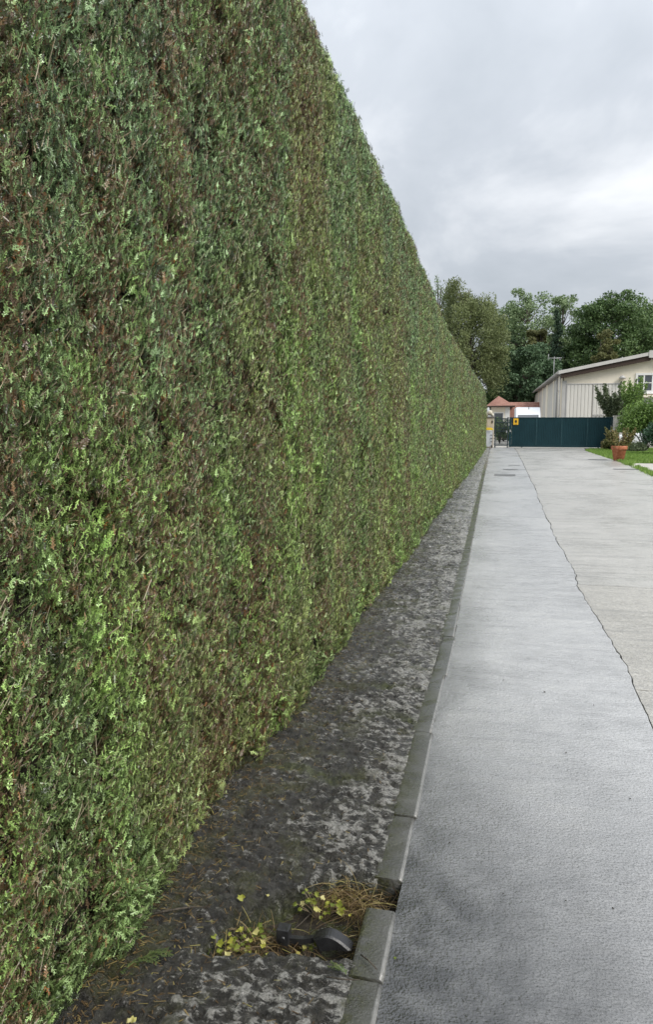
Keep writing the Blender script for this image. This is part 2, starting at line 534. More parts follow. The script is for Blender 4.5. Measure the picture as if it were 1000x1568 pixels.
# ------------------------------------------------------------------ measured lines on the ground (x as a function of distance y)
HB = np.array([(-3, -1.0), (1.56, -1.0), (1.94, -1.015), (2.7, -1.02), (3.07, -1.0), (3.9, -0.965), (5.8, -0.975), (9.1, -0.90), (15.9, -0.86), (24.3, -0.72), (47.6, -0.45), (60, -0.3)])
KR = np.array([(-3, -0.26), (3.7, -0.258), (5, -0.235), (10.3, -0.228), (20, -0.225), (47.7, -0.155)])
KW = 0.1
CK = np.array([(-3, 0.80), (1.5, 0.82), (3.94, 0.842), (4.9, 0.872), (6.7, 0.842), (10.6, 0.865), (18, 0.99), (32, 1.19), (49.3, 1.317)])
RE = np.array([(-3, 4.7), (23.6, 4.67), (27, 4.85), (32.3, 4.98), (44, 5.10), (49.3, 5.6)])
hx = lambda y: np.interp(y, HB[:, 0], HB[:, 1])
krx = lambda y: np.interp(y, KR[:, 0], KR[:, 1])
ckx = lambda y: np.interp(y, CK[:, 0], CK[:, 1])
rex = lambda y: np.interp(y, RE[:, 0], RE[:, 1])
GY = 48.6                                   # the plane of the gate

# ------------------------------------------------------------------ ground
def sheet(name, x0, x1, y0, y1, z, mat, kind='structure', parent=None):
    o = MB().add([(x0, y0, z), (x1, y0, z), (x1, y1, z), (x0, y1, z)], [(0, 1, 2, 3)]).build(name, mat, parent)
    if kind: o['kind'] = kind
    return o


sheet('ground', -1200, 1200, -1200, 1200, -0.14, M['ground'])
sheet('soil_bed', -4.0, 8.0, -6.0, GY + 0.4, -0.07, M['soil'])
sheet('yard', -25, 45, GY + 0.4, 130, -0.03, M['gravel'])

# driveway slabs, cut along the wandering crack and the cross joints
drive = empty('driveway'); drive['kind'] = 'structure'
rng = np.random.default_rng(5)


def crack_x(y):
    y = np.asarray(y, float)
    j = (fbm(y * 1.1, y * 0 + 3.3, 11, 5) - 0.5) * 0.07 + (vnoise(y * 14, y * 0, 19) - 0.5) * 0.012
    return ckx(y) + j * np.clip(y / 4, 0.5, 1.3)


def slab(y0, y1, left, right, mat, joint0, joint1, step=0.06):
    """one cast slab: left/right are x(y); its end edges wander a little"""
    n = max(3, int((y1 - y0) / step)); m = 10
    t = np.linspace(0, 1, n + 1)
    u = np.linspace(0, 1, m + 1)
    rows = []
    for ti in t:
        y = y0 + (y1 - y0) * ti
        xl, xr = float(left(y)), float(right(y))
        xs = xl + (xr - xl) * u
        ys = np.full(m + 1, y)
        w = (fbm(xs * 3, xs * 0 + round(y0 * 7 + 1), 31) - 0.5) * 0.05
        if ti == 0: ys = ys + joint0 + w
        if ti == 1: ys = ys - joint1 + (fbm(xs * 3, xs * 0 + round(y1 * 7 + 1), 31) - 0.5) * 0.05
        zs = (fbm(xs * 1.3, ys * 1.3, 47) - 0.5) * 0.012
        rows.append(np.stack([xs, ys, zs], -1))
    V = np.array(rows).reshape(-1, 3)
    idx = np.arange((n + 1) * (m + 1)).reshape(n + 1, m + 1)
    top = np.stack([idx[:-1, :-1], idx[:-1, 1:], idx[1:, 1:], idx[1:, :-1]], -1).reshape(-1, 4)
    loop = np.concatenate([idx[0, :], idx[1:, -1], idx[-1, -2::-1], idx[-2:0:-1, 0]])
    low = V[loop].copy(); low[:, 2] = -0.12
    b = len(V) + np.arange(len(loop))
    nx = np.roll(np.arange(len(loop)), -1)
    side = np.stack([loop, b, b[nx], loop[nx]], -1)
    return np_obj('concrete_slab', np.concatenate([V, low]), np.concatenate([top, side]), mat, drive)


gapw = lambda y: (0.0022 + 0.0003 * np.clip(y, 0, 48)) * (0.15 + 1.9 * float(fbm(y * 3.1, 8.8, 53, 3)) ** 1.4) + 0.012 * max(0.0, float(vnoise(y * 7.3, 1.5, 59)) - 0.86)
leftL = lambda y: krx(y) - 0.006 + (fbm(y * 4.3, 0.7, 77, 5) - 0.5) * 0.012
rightL = lambda y: crack_x(y) - gapw(y)
leftR = lambda y: crack_x(y) + gapw(y)
rightR = lambda y: rex(y) + (fbm(y * 1.2, 2.7, 87, 4) - 0.5) * 0.14
JL = [-2.5, 3.58, 12.6, 22.2, 25.6, 36.0, GY + 0.3]
GL = [0.002, 0.0007, 0.006, 0.045, 0.03, 0.02, 0]
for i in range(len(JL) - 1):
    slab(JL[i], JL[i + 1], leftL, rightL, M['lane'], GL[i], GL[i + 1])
JR = [-2.5, 4.45, 7.35, 12.2, 17.0, 21.5, 26.5, 33.0, 40.0, GY + 0.3]
GR = [0.004, 0.005, 0.006, 0.008, 0.02, 0.018, 0.02, 0.025, 0.02, 0]
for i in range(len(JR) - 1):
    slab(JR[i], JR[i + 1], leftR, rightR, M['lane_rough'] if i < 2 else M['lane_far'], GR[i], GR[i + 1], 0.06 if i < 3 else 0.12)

M['patch'] = plain('dark_damp_patching', (0.16, 0.16, 0.16), 0.4, 0.3, 9, 0.004, 60)
for (pa, pb, ya, yb) in ((757.5, 789.5, 728.6, 726.2), (771, 793, 719.6, 718.6), (779, 797, 713.0, 712.3), (941, 987, 719.2, 718.4), (902, 930, 704.2, 703.6)):
    q_ = [gp(pa, ya), gp(pb, ya), gp(pb, yb), gp(pa, yb)]
    yn, yf = min(p[1] for p in q_), max(p[1] for p in q_)
    xa, xb = (q_[0][0] + q_[3][0]) / 2, (q_[1][0] + q_[2][0]) / 2
    ed = [(xa + (xb - xa) * k / 12, yn + 0.10 * float(fbm(k * 0.9, yn, 5))) for k in range(13)] + [(xb - (xb - xa) * k / 12, yf - 0.10 * float(fbm(k * 0.9, yf, 6))) for k in range(13)]
    MB().add([(x, y_, 0.0095) for x, y_ in ed], [list(range(26))]).build('repair_patch', M['patch'], drive)

# kerb: separate stones butted end to end, one broken out beside the pit
kerb = empty('kerb'); kerb['kind'] = 'structure'


def kerb_stone(y0, y1, dz=0.0, dx=0.0):
    gap = 0.004
    ny = max(2, int((y1 - y0) / 0.08))
    prof = [(0.0, -0.12), (0.0, 0.007), (0.003, 0.009), (0.010, 0.0100), (0.084, 0.0095), (0.089, 0.0085), (0.095, 0.004), (0.099, -0.003), (0.100, -0.12)]
    V = []
    for k in range(ny + 1):
        y = y0 + gap + (y1 - y0 - 2 * gap) * k / ny
        xr = float(krx((y0 + y1) / 2)) + (float(krx(y1)) - float(krx(y0))) * (k / ny - 0.5) + dx
        for (px, pz) in prof:
            c = (float(fbm(px * 60 + 5, y * 30, 63, 3)) - 0.5) * 0.003
            V.append((xr - KW + px + (c if 0 < px < 0.1 else 0), y, pz + (c + dz if pz > 0 else 0)))
    m = len(prof)
    fs = []
    for k in range(ny):
        for j in range(m - 1):
            fs.append((k * m + j, (k + 1) * m + j, (k + 1) * m + j + 1, k * m + j + 1))
    fs.append(tuple(range(m))); fs.append(tuple(range(ny * m, ny * m + m))[::-1])
    mb = MB().add(V, fs, True)
    for q in range(ny):
        for j in (0, 1, 2, 3, 7): mb.sm[q * (m - 1) + j] = False
    mb.sm[-1] = mb.sm[-2] = False
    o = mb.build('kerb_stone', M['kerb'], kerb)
    wa = o.data.attributes.new('worn_skylit', 'FLOAT', 'POINT')
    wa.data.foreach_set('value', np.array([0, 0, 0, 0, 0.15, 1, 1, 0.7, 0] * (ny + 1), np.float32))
    wa = o.data.attributes.new('dirt', 'FLOAT', 'POINT')
    wa.data.foreach_set('value', np.array([1, 1, 1, 0.9, 0.1, 0, 0, 0.5, 1] * (ny + 1), np.float32))
    return o


kj = [(0.2, 1.0), (1.0, 1.865), (1.865, 2.17), (2.335, 2.75), (2.75, 3.57), (3.57, 4.45), (4.45, 5.3)]
y = 5.3
while y < GY - 1.2:
    kj.append((y, y + 0.97)); y += 0.97
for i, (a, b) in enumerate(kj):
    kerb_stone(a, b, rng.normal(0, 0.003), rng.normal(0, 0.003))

# verge: rough mossy concrete between the hedge and the kerb, in steps, with a shallow pit
PIT = [(-0.80, 1.87), (-0.352, 1.955), (-0.335, 2.17), (-0.315, 2.33), (-0.47, 2.33), (-0.62, 2.20), (-0.76, 2.05)]


def poly_sd(x, y, poly):
    """signed distance to a polygon, negative inside"""
    d = np.full(x.shape, 1e9); s = np.ones(x.shape)
    n = len(poly)
    for i in range(n):
        ax, ay = poly[i]; bx, by = poly[(i + 1) % n]
        ex, ey = bx - ax, by - ay
        wx, wy = x - ax, y - ay
        t = np.clip((wx * ex + wy * ey) / (ex * ex + ey * ey), 0, 1)
        d = np.minimum(d, np.hypot(wx - ex * t, wy - ey * t))
        c = ((ay > y) != (by > y)) & (x < (bx - ax) * (y - ay) / (by - ay + 1e-12) + ax)
        s = np.where(c, -s, s)
    return d * s


STEPS = np.array([1.2, 3.02, 3.72, 4.12, 6.1, 7.9, 10.3, 13.1, 16.4, 20.2, 25, 31, 39])


def verge_height(X, Y):
    t = np.zeros(X.shape); moss = np.zeros(X.shape)
    wob = (fbm(X * 3.1, Y * 1.2, 5) - 0.5) * 0.34
    for i, s in enumerate(STEPS):
        d = Y - (s + wob * (1 if s > 2 else 0.4))
        t += 0.012 * np.exp(-np.clip(d, 0, None) * 1.6) * (1 / (1 + np.exp(-np.clip(d / 0.012, -30, 30))))
        t -= 0.014 * np.exp(-(d / 0.022) ** 2) * (vnoise(X * 4, Y * 0 + i, 8) > 0.3)
        moss += np.exp(-(d / 0.035) ** 2) * np.clip(fbm(X * 5, Y * 5 + i, 91) * 3.2 - 1.25, 0, 1)
    rid = 1 - np.abs(fbm(X * 11, Y * 15, 21, 4) * 2 - 1) * 2.2            # ridged, crusty lumps
    lump = fbm(X * 34, Y * 48, 25, 3)
    rough = (rid - 0.55) * 0.018 + (lump - 0.5) * 0.030
    z = 0.012 + t + rough
    # falls slightly and smooths toward the kerb
    e = np.clip((krx(Y) - KW - X) / 0.05, 0, 1)
    z = z * (0.35 + 0.65 * e) + 0.006 * (1 - e)
    sd = poly_sd(X, Y, PIT) + (fbm(X * 30, Y * 30, 3) - 0.5) * 0.02
    k = 1 / (1 + np.exp(np.clip(sd / 0.006, -40, 40)))
    floor = -0.072 + (fbm(X * 25, Y * 25, 14) - 0.5) * 0.02
    z = z * (1 - k) + floor * k
    moss = np.maximum(np.clip(moss, 0, 0.9), 0.75 * k)
    lump = np.clip(0.4 + (lump - 0.5) * 1.0 + (rid - 0.6) * 0.15, 0, 1)
    return z, moss, lump


def verge_band(y0, y1, dx, parent):
    ny = int(round((y1 - y0) / dx)); nx = int(round(1.0 / dx))
    yy = np.linspace(y0, y1, ny + 1); uu = np.linspace(0, 1, nx + 1)
    Y, U = np.meshgrid(yy, uu, indexing='ij')
    x0 = hx(Y) - 0.22; x1 = krx(Y) - KW + 0.012 + (fbm(Y * 6, Y * 0, 71) - 0.5) * 0.006
    X = x0 + (x1 - x0) * U
    Z, moss, lump = verge_height(X, Y)
    V = np.stack([X, Y, Z], -1).reshape(-1, 3)
    idx = np.arange(V.shape[0]).reshape(ny + 1, nx + 1)
    Fq = np.stack([idx[:-1, :-1], idx[:-1, 1:], idx[1:, 1:], idx[1:, :-1]], -1).reshape(-1, 4)
    return V, Fq, moss.ravel(), lump.ravel()


vb = [verge_band(0.2, 4.2, 0.0075, None), verge_band(4.2, 12, 0.016, None), verge_band(12, 22, 0.03, None), verge_band(22, GY + 0.3, 0.06, None)]
off = 0; VV, FF, AA, LL = [], [], [], []
for V, Fq, a, l_ in vb:
    VV.append(V); FF.append(Fq + off); AA.append(a); LL.append(l_); off += len(V)
verge = np_obj('verge', np.concatenate(VV), np.concatenate(FF), M['verge'], None, {'moss': np.concatenate(AA), 'lump': np.concatenate(LL)}, True)
verge['kind'] = 'structure'


# ------------------------------------------------------------------ thuja hedge
def topline():
    out = []
    for p in [(480, 0), (548, 140), (600, 270), (650, 400), (680, 480), (706, 530), (725, 566), (736, 582)]:
        d = ray(*p)
        for Y in np.linspace(1, 47.5, 1500):
            x = d[0] * Y / d[1]
            if x <= hx(Y) - 0.12: break
        else:
            Y = 47.5
        out.append((Y, EYE + d[2] * Y / d[1]))
    return np.array(out)


TL = topline()
def hz(y):
    return np.interp(y, TL[:, 0], TL[:, 1]) - 0.35 * np.clip((np.asarray(y) - 46.3) / 1.3, 0, 1) ** 2


HT = 1.5                                     # thickness
Y0, Y1 = 0.35, 47.7


def face_x(y, z):
    """front face of the hedge: bulges of single trees, slight batter, drawn in at the very bottom"""
    b = (fbm(y * 1.4, z * 0.35, 101, 3) - 0.5) * 0.11 + (fbm(y * 5, z * 2.2, 107, 3) - 0.5) * 0.05
    top = hz(y)
    rnd = 0.16 * np.clip((z - (top - 0.28)) / 0.28, 0, 1) ** 2.2
    return hx(y) - 0.02 - 0.10 * (z / 4.0) + b * (0.8 - 0.5 * np.clip((z - top + 1.0), 0, 1)) - rnd - 0.05 * np.exp(-z / 0.08)


hedge = empty('hedge', (0, 0, 0))
tag(hedge, 'tall clipped green and brown thuja hedge running along the drive', 'hedge')


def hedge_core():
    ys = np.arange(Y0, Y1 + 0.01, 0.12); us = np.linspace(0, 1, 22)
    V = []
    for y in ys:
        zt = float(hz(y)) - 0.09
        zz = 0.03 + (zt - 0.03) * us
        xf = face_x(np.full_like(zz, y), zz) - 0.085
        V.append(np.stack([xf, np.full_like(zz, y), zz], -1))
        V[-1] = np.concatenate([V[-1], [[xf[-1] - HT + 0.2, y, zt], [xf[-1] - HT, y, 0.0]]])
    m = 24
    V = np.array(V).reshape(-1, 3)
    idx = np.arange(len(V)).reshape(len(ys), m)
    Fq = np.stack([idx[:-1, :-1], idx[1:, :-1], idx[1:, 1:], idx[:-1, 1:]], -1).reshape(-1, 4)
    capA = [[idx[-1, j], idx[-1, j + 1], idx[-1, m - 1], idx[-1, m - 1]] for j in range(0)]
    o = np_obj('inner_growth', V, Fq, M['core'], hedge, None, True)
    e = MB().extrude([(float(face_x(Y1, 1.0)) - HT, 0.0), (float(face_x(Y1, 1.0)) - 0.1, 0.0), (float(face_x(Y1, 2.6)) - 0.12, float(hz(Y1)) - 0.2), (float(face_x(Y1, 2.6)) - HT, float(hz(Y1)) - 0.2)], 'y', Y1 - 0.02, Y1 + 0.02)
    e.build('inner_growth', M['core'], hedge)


hedge_core()


def strip(p0, d, n, L, w0, w1, droop=0.0, segs=2, bend=0.12):
    """narrow bent strip of quads"""
    s = np.cross(d, n)
    s = s / (np.linalg.norm(s) + 1e-9)
    V = []
    for k in range(segs + 1):
        t = k / segs
        c = p0 + d * L * t + np.array([0, 0, -1.0]) * droop * t * t * L + n * bend * L * math.sin(t * 3)
        w = (w0 + (w1 - w0) * t) * 0.5
        V += [c - s * w, c + s * w]
    Fq = [(2 * k, 2 * k + 1, 2 * k + 3, 2 * k + 2) for k in range(segs)]
    return V, Fq


def spray(rg, P, D, N, L):
    """flat fan of scale-leaf branchlets along a stem; returns quads"""
    V, Fq = [], []
    def put(v, f):
        b = len(V); V.extend(v); Fq.extend([tuple(b + i for i in q) for q in f])
    S = np.cross(N, D)
    put(*strip(P, D, N, L, 0.0032, 0.0022, 0.12))
    n = int(L / 0.0055)
    for k in range(n):
        t = (k + 0.6) / n
        side = 1 if k % 2 else -1
        a = RAD(rg.uniform(30, 52))
        dd = D * math.cos(a) + S * side * math.sin(a) + N * rg.normal(0, 0.15)
        dd /= np.linalg.norm(dd)
        l = L * 0.36 * (1 - 0.55 * t) * rg.uniform(0.65, 1.15)
        p = P + D * L * t + np.array([0, 0, -1.0]) * 0.12 * t * t * L
        put(*strip(p, dd, N, l, 0.0036, 0.0020, 0.15))
        if l > 0.012:
            for q in (-1, 1):
                d2 = dd * 0.8 + np.cross(N, dd) * q * 0.6
                put(*strip(p + dd * l * 0.45, d2 / np.linalg.norm(d2), N, l * 0.42, 0.0030, 0.0018, 0.1, 1))
    return V, Fq


def unit(v):
    return v / (np.linalg.norm(v) + 1e-9)


def clump_mesh(i, mat, n=84, size=0.13, loose=False):
    """patch of clipped growth: +X is out of the hedge, +Z up"""
    rg = np.random.default_rng(900 + i)
    V, Fq, R1, R2 = [], [], [], []
    def put(v, f, a, b):
        k = len(V); V.extend(v); Fq.extend([tuple(k + j for j in q) for q in f]); R1.extend([a] * len(v)); R2.extend([b] * len(v))
    for k in range(n):
        D = unit(np.array([rg.uniform(0.0, 0.55), rg.normal(-0.03, 0.34), rg.normal(0.62, 0.5)]))
        N = unit(np.cross(D, unit(rg.normal(0, 1, 3) + np.array([0, 1.2, 0]))))
        L = rg.uniform(0.018, 0.046) * (1.3 if loose else 1)
        tip = np.array([rg.uniform(-0.045, 0.008) if rg.random() > 0.1 else rg.uniform(0.0, 0.03), rg.uniform(-size / 2, size / 2), rg.uniform(-size / 2, size / 2)])
        if loose: tip[0] += 0.02
        v, f = spray(rg, tip - D * L, D, N, L)
        put(v, f, rg.random(), rg.random())
    for k in range(rg.integers(7, 13)):                   # cut twig ends
        D = unit(np.array([rg.uniform(0.1, 0.7), rg.normal(0, 0.35), rg.uniform(0.3, 1.0)]))
        L = rg.uniform(0.012, 0.04) if rg.random() < 0.75 else rg.uniform(0.04, 0.09)
        tip = np.array([rg.uniform(-0.02, 0.012), rg.uniform(-size / 2, size / 2), rg.uniform(-size / 2, size / 2)])
        for q in range(2):
            N = unit(np.cross(D, np.array([0.3, 1, 0.2]) if q else np.array([1, -0.3, 0.1])))
            put(*strip(tip - D * L, D, N, L, 0.0034, 0.0026, 0, 1, 0.0), -1.0, rg.random())
    return np_mesh('clump', V, Fq, mat, {'rnd': R1, 'tone': R2})


def hedge_material():
    t = NT('thuja_foliage')
    rnd = t.attr('rnd').outputs['Fac']; tone = t.attr('tone').outputs['Fac']
    tint = t.attr('tint', 'INSTANCER').outputs['Color']
    brn = t.attr('brn', 'INSTANCER').outputs['Fac']
    mul = t.ramp(tone, [(0.0, 0.12), (0.4, 0.62), (0.75, 1.6), (1.0, 3.2)])
    green = t.mix(1.0, tint, mul, 'MULTIPLY')
    green = t.mix(t.ramp(tone, [(0.8, 0.0), (1.0, 0.4)]), green, (0.36, 0.42, 0.33))
    brown = t.ramp(tone, [(0.0, (0.06, 0.036, 0.022)), (0.4, (0.17, 0.108, 0.062)), (0.7, (0.31, 0.225, 0.13)), (0.86, (0.52, 0.42, 0.26)), (0.97, (0.38, 0.15, 0.045))])
    col = t.mix(t.math('LESS_THAN', rnd, brn), green, brown)
    sk = t.ramp(tone, [(0.0, (0.12, 0.075, 0.045)), (0.5, (0.32, 0.245, 0.155)), (1.0, (0.78, 0.70, 0.54))])
    col = t.mix(t.math('LESS_THAN', rnd, -0.5), col, sk)
    t.done(col, 0.28, None, 0.7)
    tr = t.new('ShaderNodeBsdfTranslucent', {'Color': col})
    mx = t.new('ShaderNodeMixShader', {0: 0.34})
    t.l.new(t.p.outputs[0], mx.inputs[1]); t.l.new(tr.outputs[0], mx.inputs[2])
    t.l.new(mx.outputs[0], t.out.inputs['Surface'])
    return t.m


def scatter(name, parent, pts, rots, scls, idxs, tints, brns, protos):
    """one object whose points carry small geometry (uncountable growth)"""
    me = bpy.data.meshes.new(name)
    n = len(pts)
    me.vertices.add(n); me.vertices.foreach_set('co', np.asarray(pts, np.float32).ravel())
    for nm, ty, key, a in (('rot', 'FLOAT_VECTOR', 'vector', rots), ('scl', 'FLOAT', 'value', scls), ('idx', 'INT', 'value', idxs),
                           ('tint', 'FLOAT_VECTOR', 'vector', tints), ('brn', 'FLOAT', 'value', brns)):
        d = me.attributes.new(nm, ty, 'POINT')
        d.data.foreach_set(key, np.ascontiguousarray(a, np.int32 if ty == 'INT' else np.float32).ravel())
    o = link(bpy.data.objects.new(name, me), parent)
    o['kind'] = 'stuff'
    g = bpy.data.node_groups.new(name + '_growth', 'GeometryNodeTree')
    g.interface.new_socket('Geometry', in_out='INPUT', socket_type='NodeSocketGeometry')
    g.interface.new_socket('Geometry', in_out='OUTPUT', socket_type='NodeSocketGeometry')
    N, L = g.nodes, g.links
    gi, go = N.new('NodeGroupInput'), N.new('NodeGroupOutput')
    jn = N.new('GeometryNodeJoinGeometry')
    for p in protos[::-1]:
        oi = N.new('GeometryNodeObjectInfo'); oi.inputs['Object'].default_value = p
        oi.inputs['As Instance'].default_value = False
        g2i = N.new('GeometryNodeGeometryToInstance')
        L.new(oi.outputs['Geometry'], g2i.inputs[0]); L.new(g2i.outputs[0], jn.inputs[0])
    ip = N.new('GeometryNodeInstanceOnPoints')
    L.new(gi.outputs[0], ip.inputs['Points']); L.new(jn.outputs[0], ip.inputs['Instance'])
    ip.inputs['Pick Instance'].default_value = True
    for nm, ty, sock in (('rot', 'FLOAT_VECTOR', 'Rotation'), ('scl', 'FLOAT', 'Scale'), ('idx', 'INT', 'Instance Index')):
        a = N.new('GeometryNodeInputNamedAttribute'); a.data_type = ty; a.inputs['Name'].default_value = nm
        L.new(a.outputs[0], ip.inputs[sock])
    L.new(ip.outputs[0], go.inputs[0])
    md = o.modifiers.new('growth', 'NODES'); md.node_group = g
    return o


M['thuja'] = hedge_material()
NCL = 14
protos = [bpy.data.objects.new('clump', clump_mesh(i, M['thuja'], loose=(i >= NCL - 3))) for i in range(NCL)]


def grow_hedge():
    rg = np.random.default_rng(77)
    P, R, S, I, T, B = [], [], [], [], [], []
    def colour(y, z):
        """fresh green low, bluer high as painted skylight, brown streaks where it was cut back hard"""
        k1 = fbm(y * 1.5, z * 0.5, 201, 3); k2 = fbm(y * 6.5, z * 1.6, 207, 3); k3 = rg.random(len(y))
        g = np.stack([0.086 + 0 * y, 0.122 + 0 * y, 0.044 + 0 * y], -1)
        fresh = np.array([0.118, 0.168, 0.050]); blue = np.array([0.088, 0.132, 0.080]); olive = np.array([0.115, 0.13, 0.048])
        hi = np.clip((z - 1.0) / 2.2 + (k1 - 0.5) * 1.2, 0, 1)[:, None]
        g = g * (1 - 0.5 * hi) + blue * 0.5 * hi  # upper sprays tinted bluer, skylight put into the colour
        fr = np.clip((k2 - 0.47) * 5, 0, 1)[:, None] * (1 - 0.55 * hi)
        g = g * (1 - fr) + fresh * fr
        ol = np.clip((fbm(y * 2.2, z * 1.1, 211) - 0.5) * 4, 0, 0.8)[:, None]
        g = g * (1 - ol) + olive * ol
        g = g * (1.0 + 0.7 * k3)[:, None]
        strk = fbm(y * 5.0, z * 0.5, 223, 4); spot = fbm(y * 8, z * 4.5, 227, 3)
        b = 0.25 + 1.8 * np.clip(strk - 0.5, -0.15, 1) + 0.7 * (spot - 0.5) + rg.normal(0, 0.06, len(y))
        return g * 1.9, np.clip(b - 0.15, 0.04, 0.5)
    def add(y, z, x, rot, s):
        g, b = colour(y, z)
        P.append(np.stack([x, y, z], -1)); R.append(rot); S.append(s)
        I.append(rg.integers(0, NCL - 3, len(y)) * (rg.random(len(y)) > 0.07) + (NCL - 3 + rg.integers(0, 3, len(y))) * 0)
        sw = rg.random(len(y)) < 0.025
        I[-1] = np.where(sw, NCL - 3 + rg.integers(0, 3, len(y)), I[-1])
        T.append(g); B.append(b)
    for (a, b, dens, sc) in ((Y0, 5.0, 300, 0.74), (5.0, 10.0, 215, 0.85), (10.0, 20.0, 130, 1.08), (20.0, Y1, 75, 1.45)):
        zmax = 4.6
        n = int((b - a) * zmax * dens)
        y = rg.uniform(a, b, n); z = rg.uniform(0.0, zmax, n)
        keep = z < hz(y) - 0.02
        y, z = y[keep], z[keep]
        x = face_x(y, z) - 0.006
        hole = fbm(y * 11, z * 8, 301, 3) + rg.normal(0, 0.05, len(y))
        x = x - np.clip((0.40 - hole) * 0.4, 0, 0.035) + rg.normal(0, 0.008, len(y))
        kp = rg.random(len(y)) > np.clip((0.33 - hole) * 3.0, 0, 0.3)
        y, z, x = y[kp], z[kp], x[kp]
        n = len(y)
        rot = np.stack([rg.normal(0, 0.22, n), rg.normal(0, 0.16, n), rg.normal(0, 0.22, n)], -1)
        # lean back over the shoulder
        lean = np.clip((z - (hz(y) - 0.25)) / 0.25, 0, 1)
        rot[:, 1] -= lean * 0.9
        add(y, z, x, rot, sc * rg.uniform(0.8, 1.2, n))
        # inner shaded layer
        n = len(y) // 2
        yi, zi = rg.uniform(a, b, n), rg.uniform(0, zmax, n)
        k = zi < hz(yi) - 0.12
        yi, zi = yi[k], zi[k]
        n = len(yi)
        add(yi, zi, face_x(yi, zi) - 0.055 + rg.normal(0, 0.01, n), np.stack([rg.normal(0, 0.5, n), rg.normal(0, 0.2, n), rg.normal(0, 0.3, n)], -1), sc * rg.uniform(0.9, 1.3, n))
        T[-1] = T[-1] * 0.55; B[-1] = np.clip(B[-1] + 0.25, 0, 0.8)      # tint darkened as painted inner shade, plus more dead brown twigs
        # flat top
        n = int((b - a) * 0.8 * dens * 0.5)
        y = rg.uniform(a, b, n); dx = rg.uniform(0.05, 0.85, n)
        z = hz(y) - 0.02 + (fbm(y * 4, dx * 4, 311) - 0.5) * 0.05
        x = face_x(y, z) - dx
        rot = np.stack([rg.normal(0, 0.4, n), -1.35 + rg.normal(0, 0.2, n), rg.normal(0, 0.3, n)], -1)
        add(y, z, x, rot, sc * rg.uniform(0.8, 1.15, n))
        # skirt of freer shoots along the foot
        n = int((b - a) * 26 / max(1, sc))
        y = rg.uniform(a, b, n)
        z = rg.uniform(0.02, 0.16, n)
        x = face_x(y, z) + np.clip((fbm(y * 5, y * 0, 317) - 0.45) * 0.35, -0.02, 0.05) * rg.random(n)
        rot = np.stack([rg.normal(0, 0.5, n), 0.35 + rg.normal(0, 0.3, n), rg.normal(0, 0.3, n)], -1)
        g, bb = colour(y, z)
        P.append(np.stack([x, y, z], -1)); R.append(rot); S.append(sc * rg.uniform(0.7, 1.1, n))
        I.append(NCL - 3 + rg.integers(0, 3, n)); T.append(g * 0.95); B.append(bb * 0.55)
    # end facing the gate
    n = 450
    z = rg.uniform(0, 2.9, n); dx = rg.uniform(0, 0.9, n); y = np.full(n, Y1) + rg.normal(0, 0.02, n)
    rot = np.stack([rg.normal(0, 0.3, n), rg.normal(0, 0.2, n), 1.57 + rg.normal(0, 0.2, n)], -1)
    k = z < hz(y) - 0.02
    add(y[k], z[k], face_x(y[k], z[k]) - dx[k], rot[k], np.full(k.sum(), 1.5))
    cat = lambda a: np.concatenate(a)
    return scatter('foliage', hedge, cat(P), cat(R), cat(S), cat(I), cat(T), cat(B), protos)


grow_hedge()


# ------------------------------------------------------------------ leaf clouds
def leaf_quads(C, size, rg, flat=0.0, hang=0.0, aspect=0.6):
    """one bent rhombus leaf at each centre"""
    n = len(C)
    d = rg.normal(0, 1, (n, 3)); d[:, 2] = d[:, 2] * (1 - flat) - hang
    d /= np.linalg.norm(d, axis=1)[:, None] + 1e-9
    r = rg.normal(0, 1, (n, 3)); r[:, 2] *= (1 - flat)
    s = np.cross(d, r); s /= np.linalg.norm(s, axis=1)[:, None] + 1e-9
    nn = np.cross(d, s)
    L = (size * rg.uniform(0.6, 1.4, n))[:, None]
    V = np.stack([C - d * L * 0.5, C + s * L * aspect * 0.5 + nn * L * 0.1, C + d * L * 0.5, C - s * L * aspect * 0.5 + nn * L * 0.1], 1).reshape(-1, 3)
    Fq = np.arange(4 * n).reshape(-1, 4)
    return V, Fq


def leafy(name, C, size, mat, parent, rg, rnd=None, **kw):
    V, Fq = leaf_quads(C, size, rg, **kw)
    if rnd is None: rnd = rg.random(len(C))
    return np_obj(name, V, Fq, mat, parent, {'rnd': np.repeat(np.clip(rnd, 0, 1), 4)})


G_OAK = leaf_mat('oak_leaves', [(0.0, (0.034, 0.062, 0.024)), (0.5, (0.085, 0.147, 0.048)), (1.0, (0.203, 0.297, 0.106))])
G_BIRCH = leaf_mat('birch_leaves', [(0.0, (0.088, 0.112, 0.046)), (0.5, (0.178, 0.215, 0.088)), (1.0, (0.30, 0.345, 0.15))], trans=0.4)
G_POPLAR = leaf_mat('poplar_leaves', [(0.0, (0.085, 0.131, 0.064)), (0.5, (0.179, 0.254, 0.116)), (1.0, (0.338, 0.431, 0.225))])
G_BLUE = leaf_mat('maple_leaves', [(0.0, (0.038, 0.074, 0.036)), (0.5, (0.096, 0.162, 0.079)), (1.0, (0.192, 0.288, 0.150))])
G_OLIVE = leaf_mat('autumn_olive_leaves', [(0.0, (0.075, 0.080, 0.030)), (0.5, (0.155, 0.165, 0.062)), (1.0, (0.27, 0.27, 0.11))], trans=0.35)
G_SPRUCE = leaf_mat('spruce_needles', [(0.0, (0.022, 0.045, 0.027)), (0.5, (0.053, 0.098, 0.053)), (1.0, (0.112, 0.179, 0.098))], trans=0.1)
G_BUSH = leaf_mat('fresh_shrub_leaves', [(0.0, (0.057, 0.105, 0.023)), (0.5, (0.146, 0.244, 0.056)), (1.0, (0.308, 0.439, 0.114))])
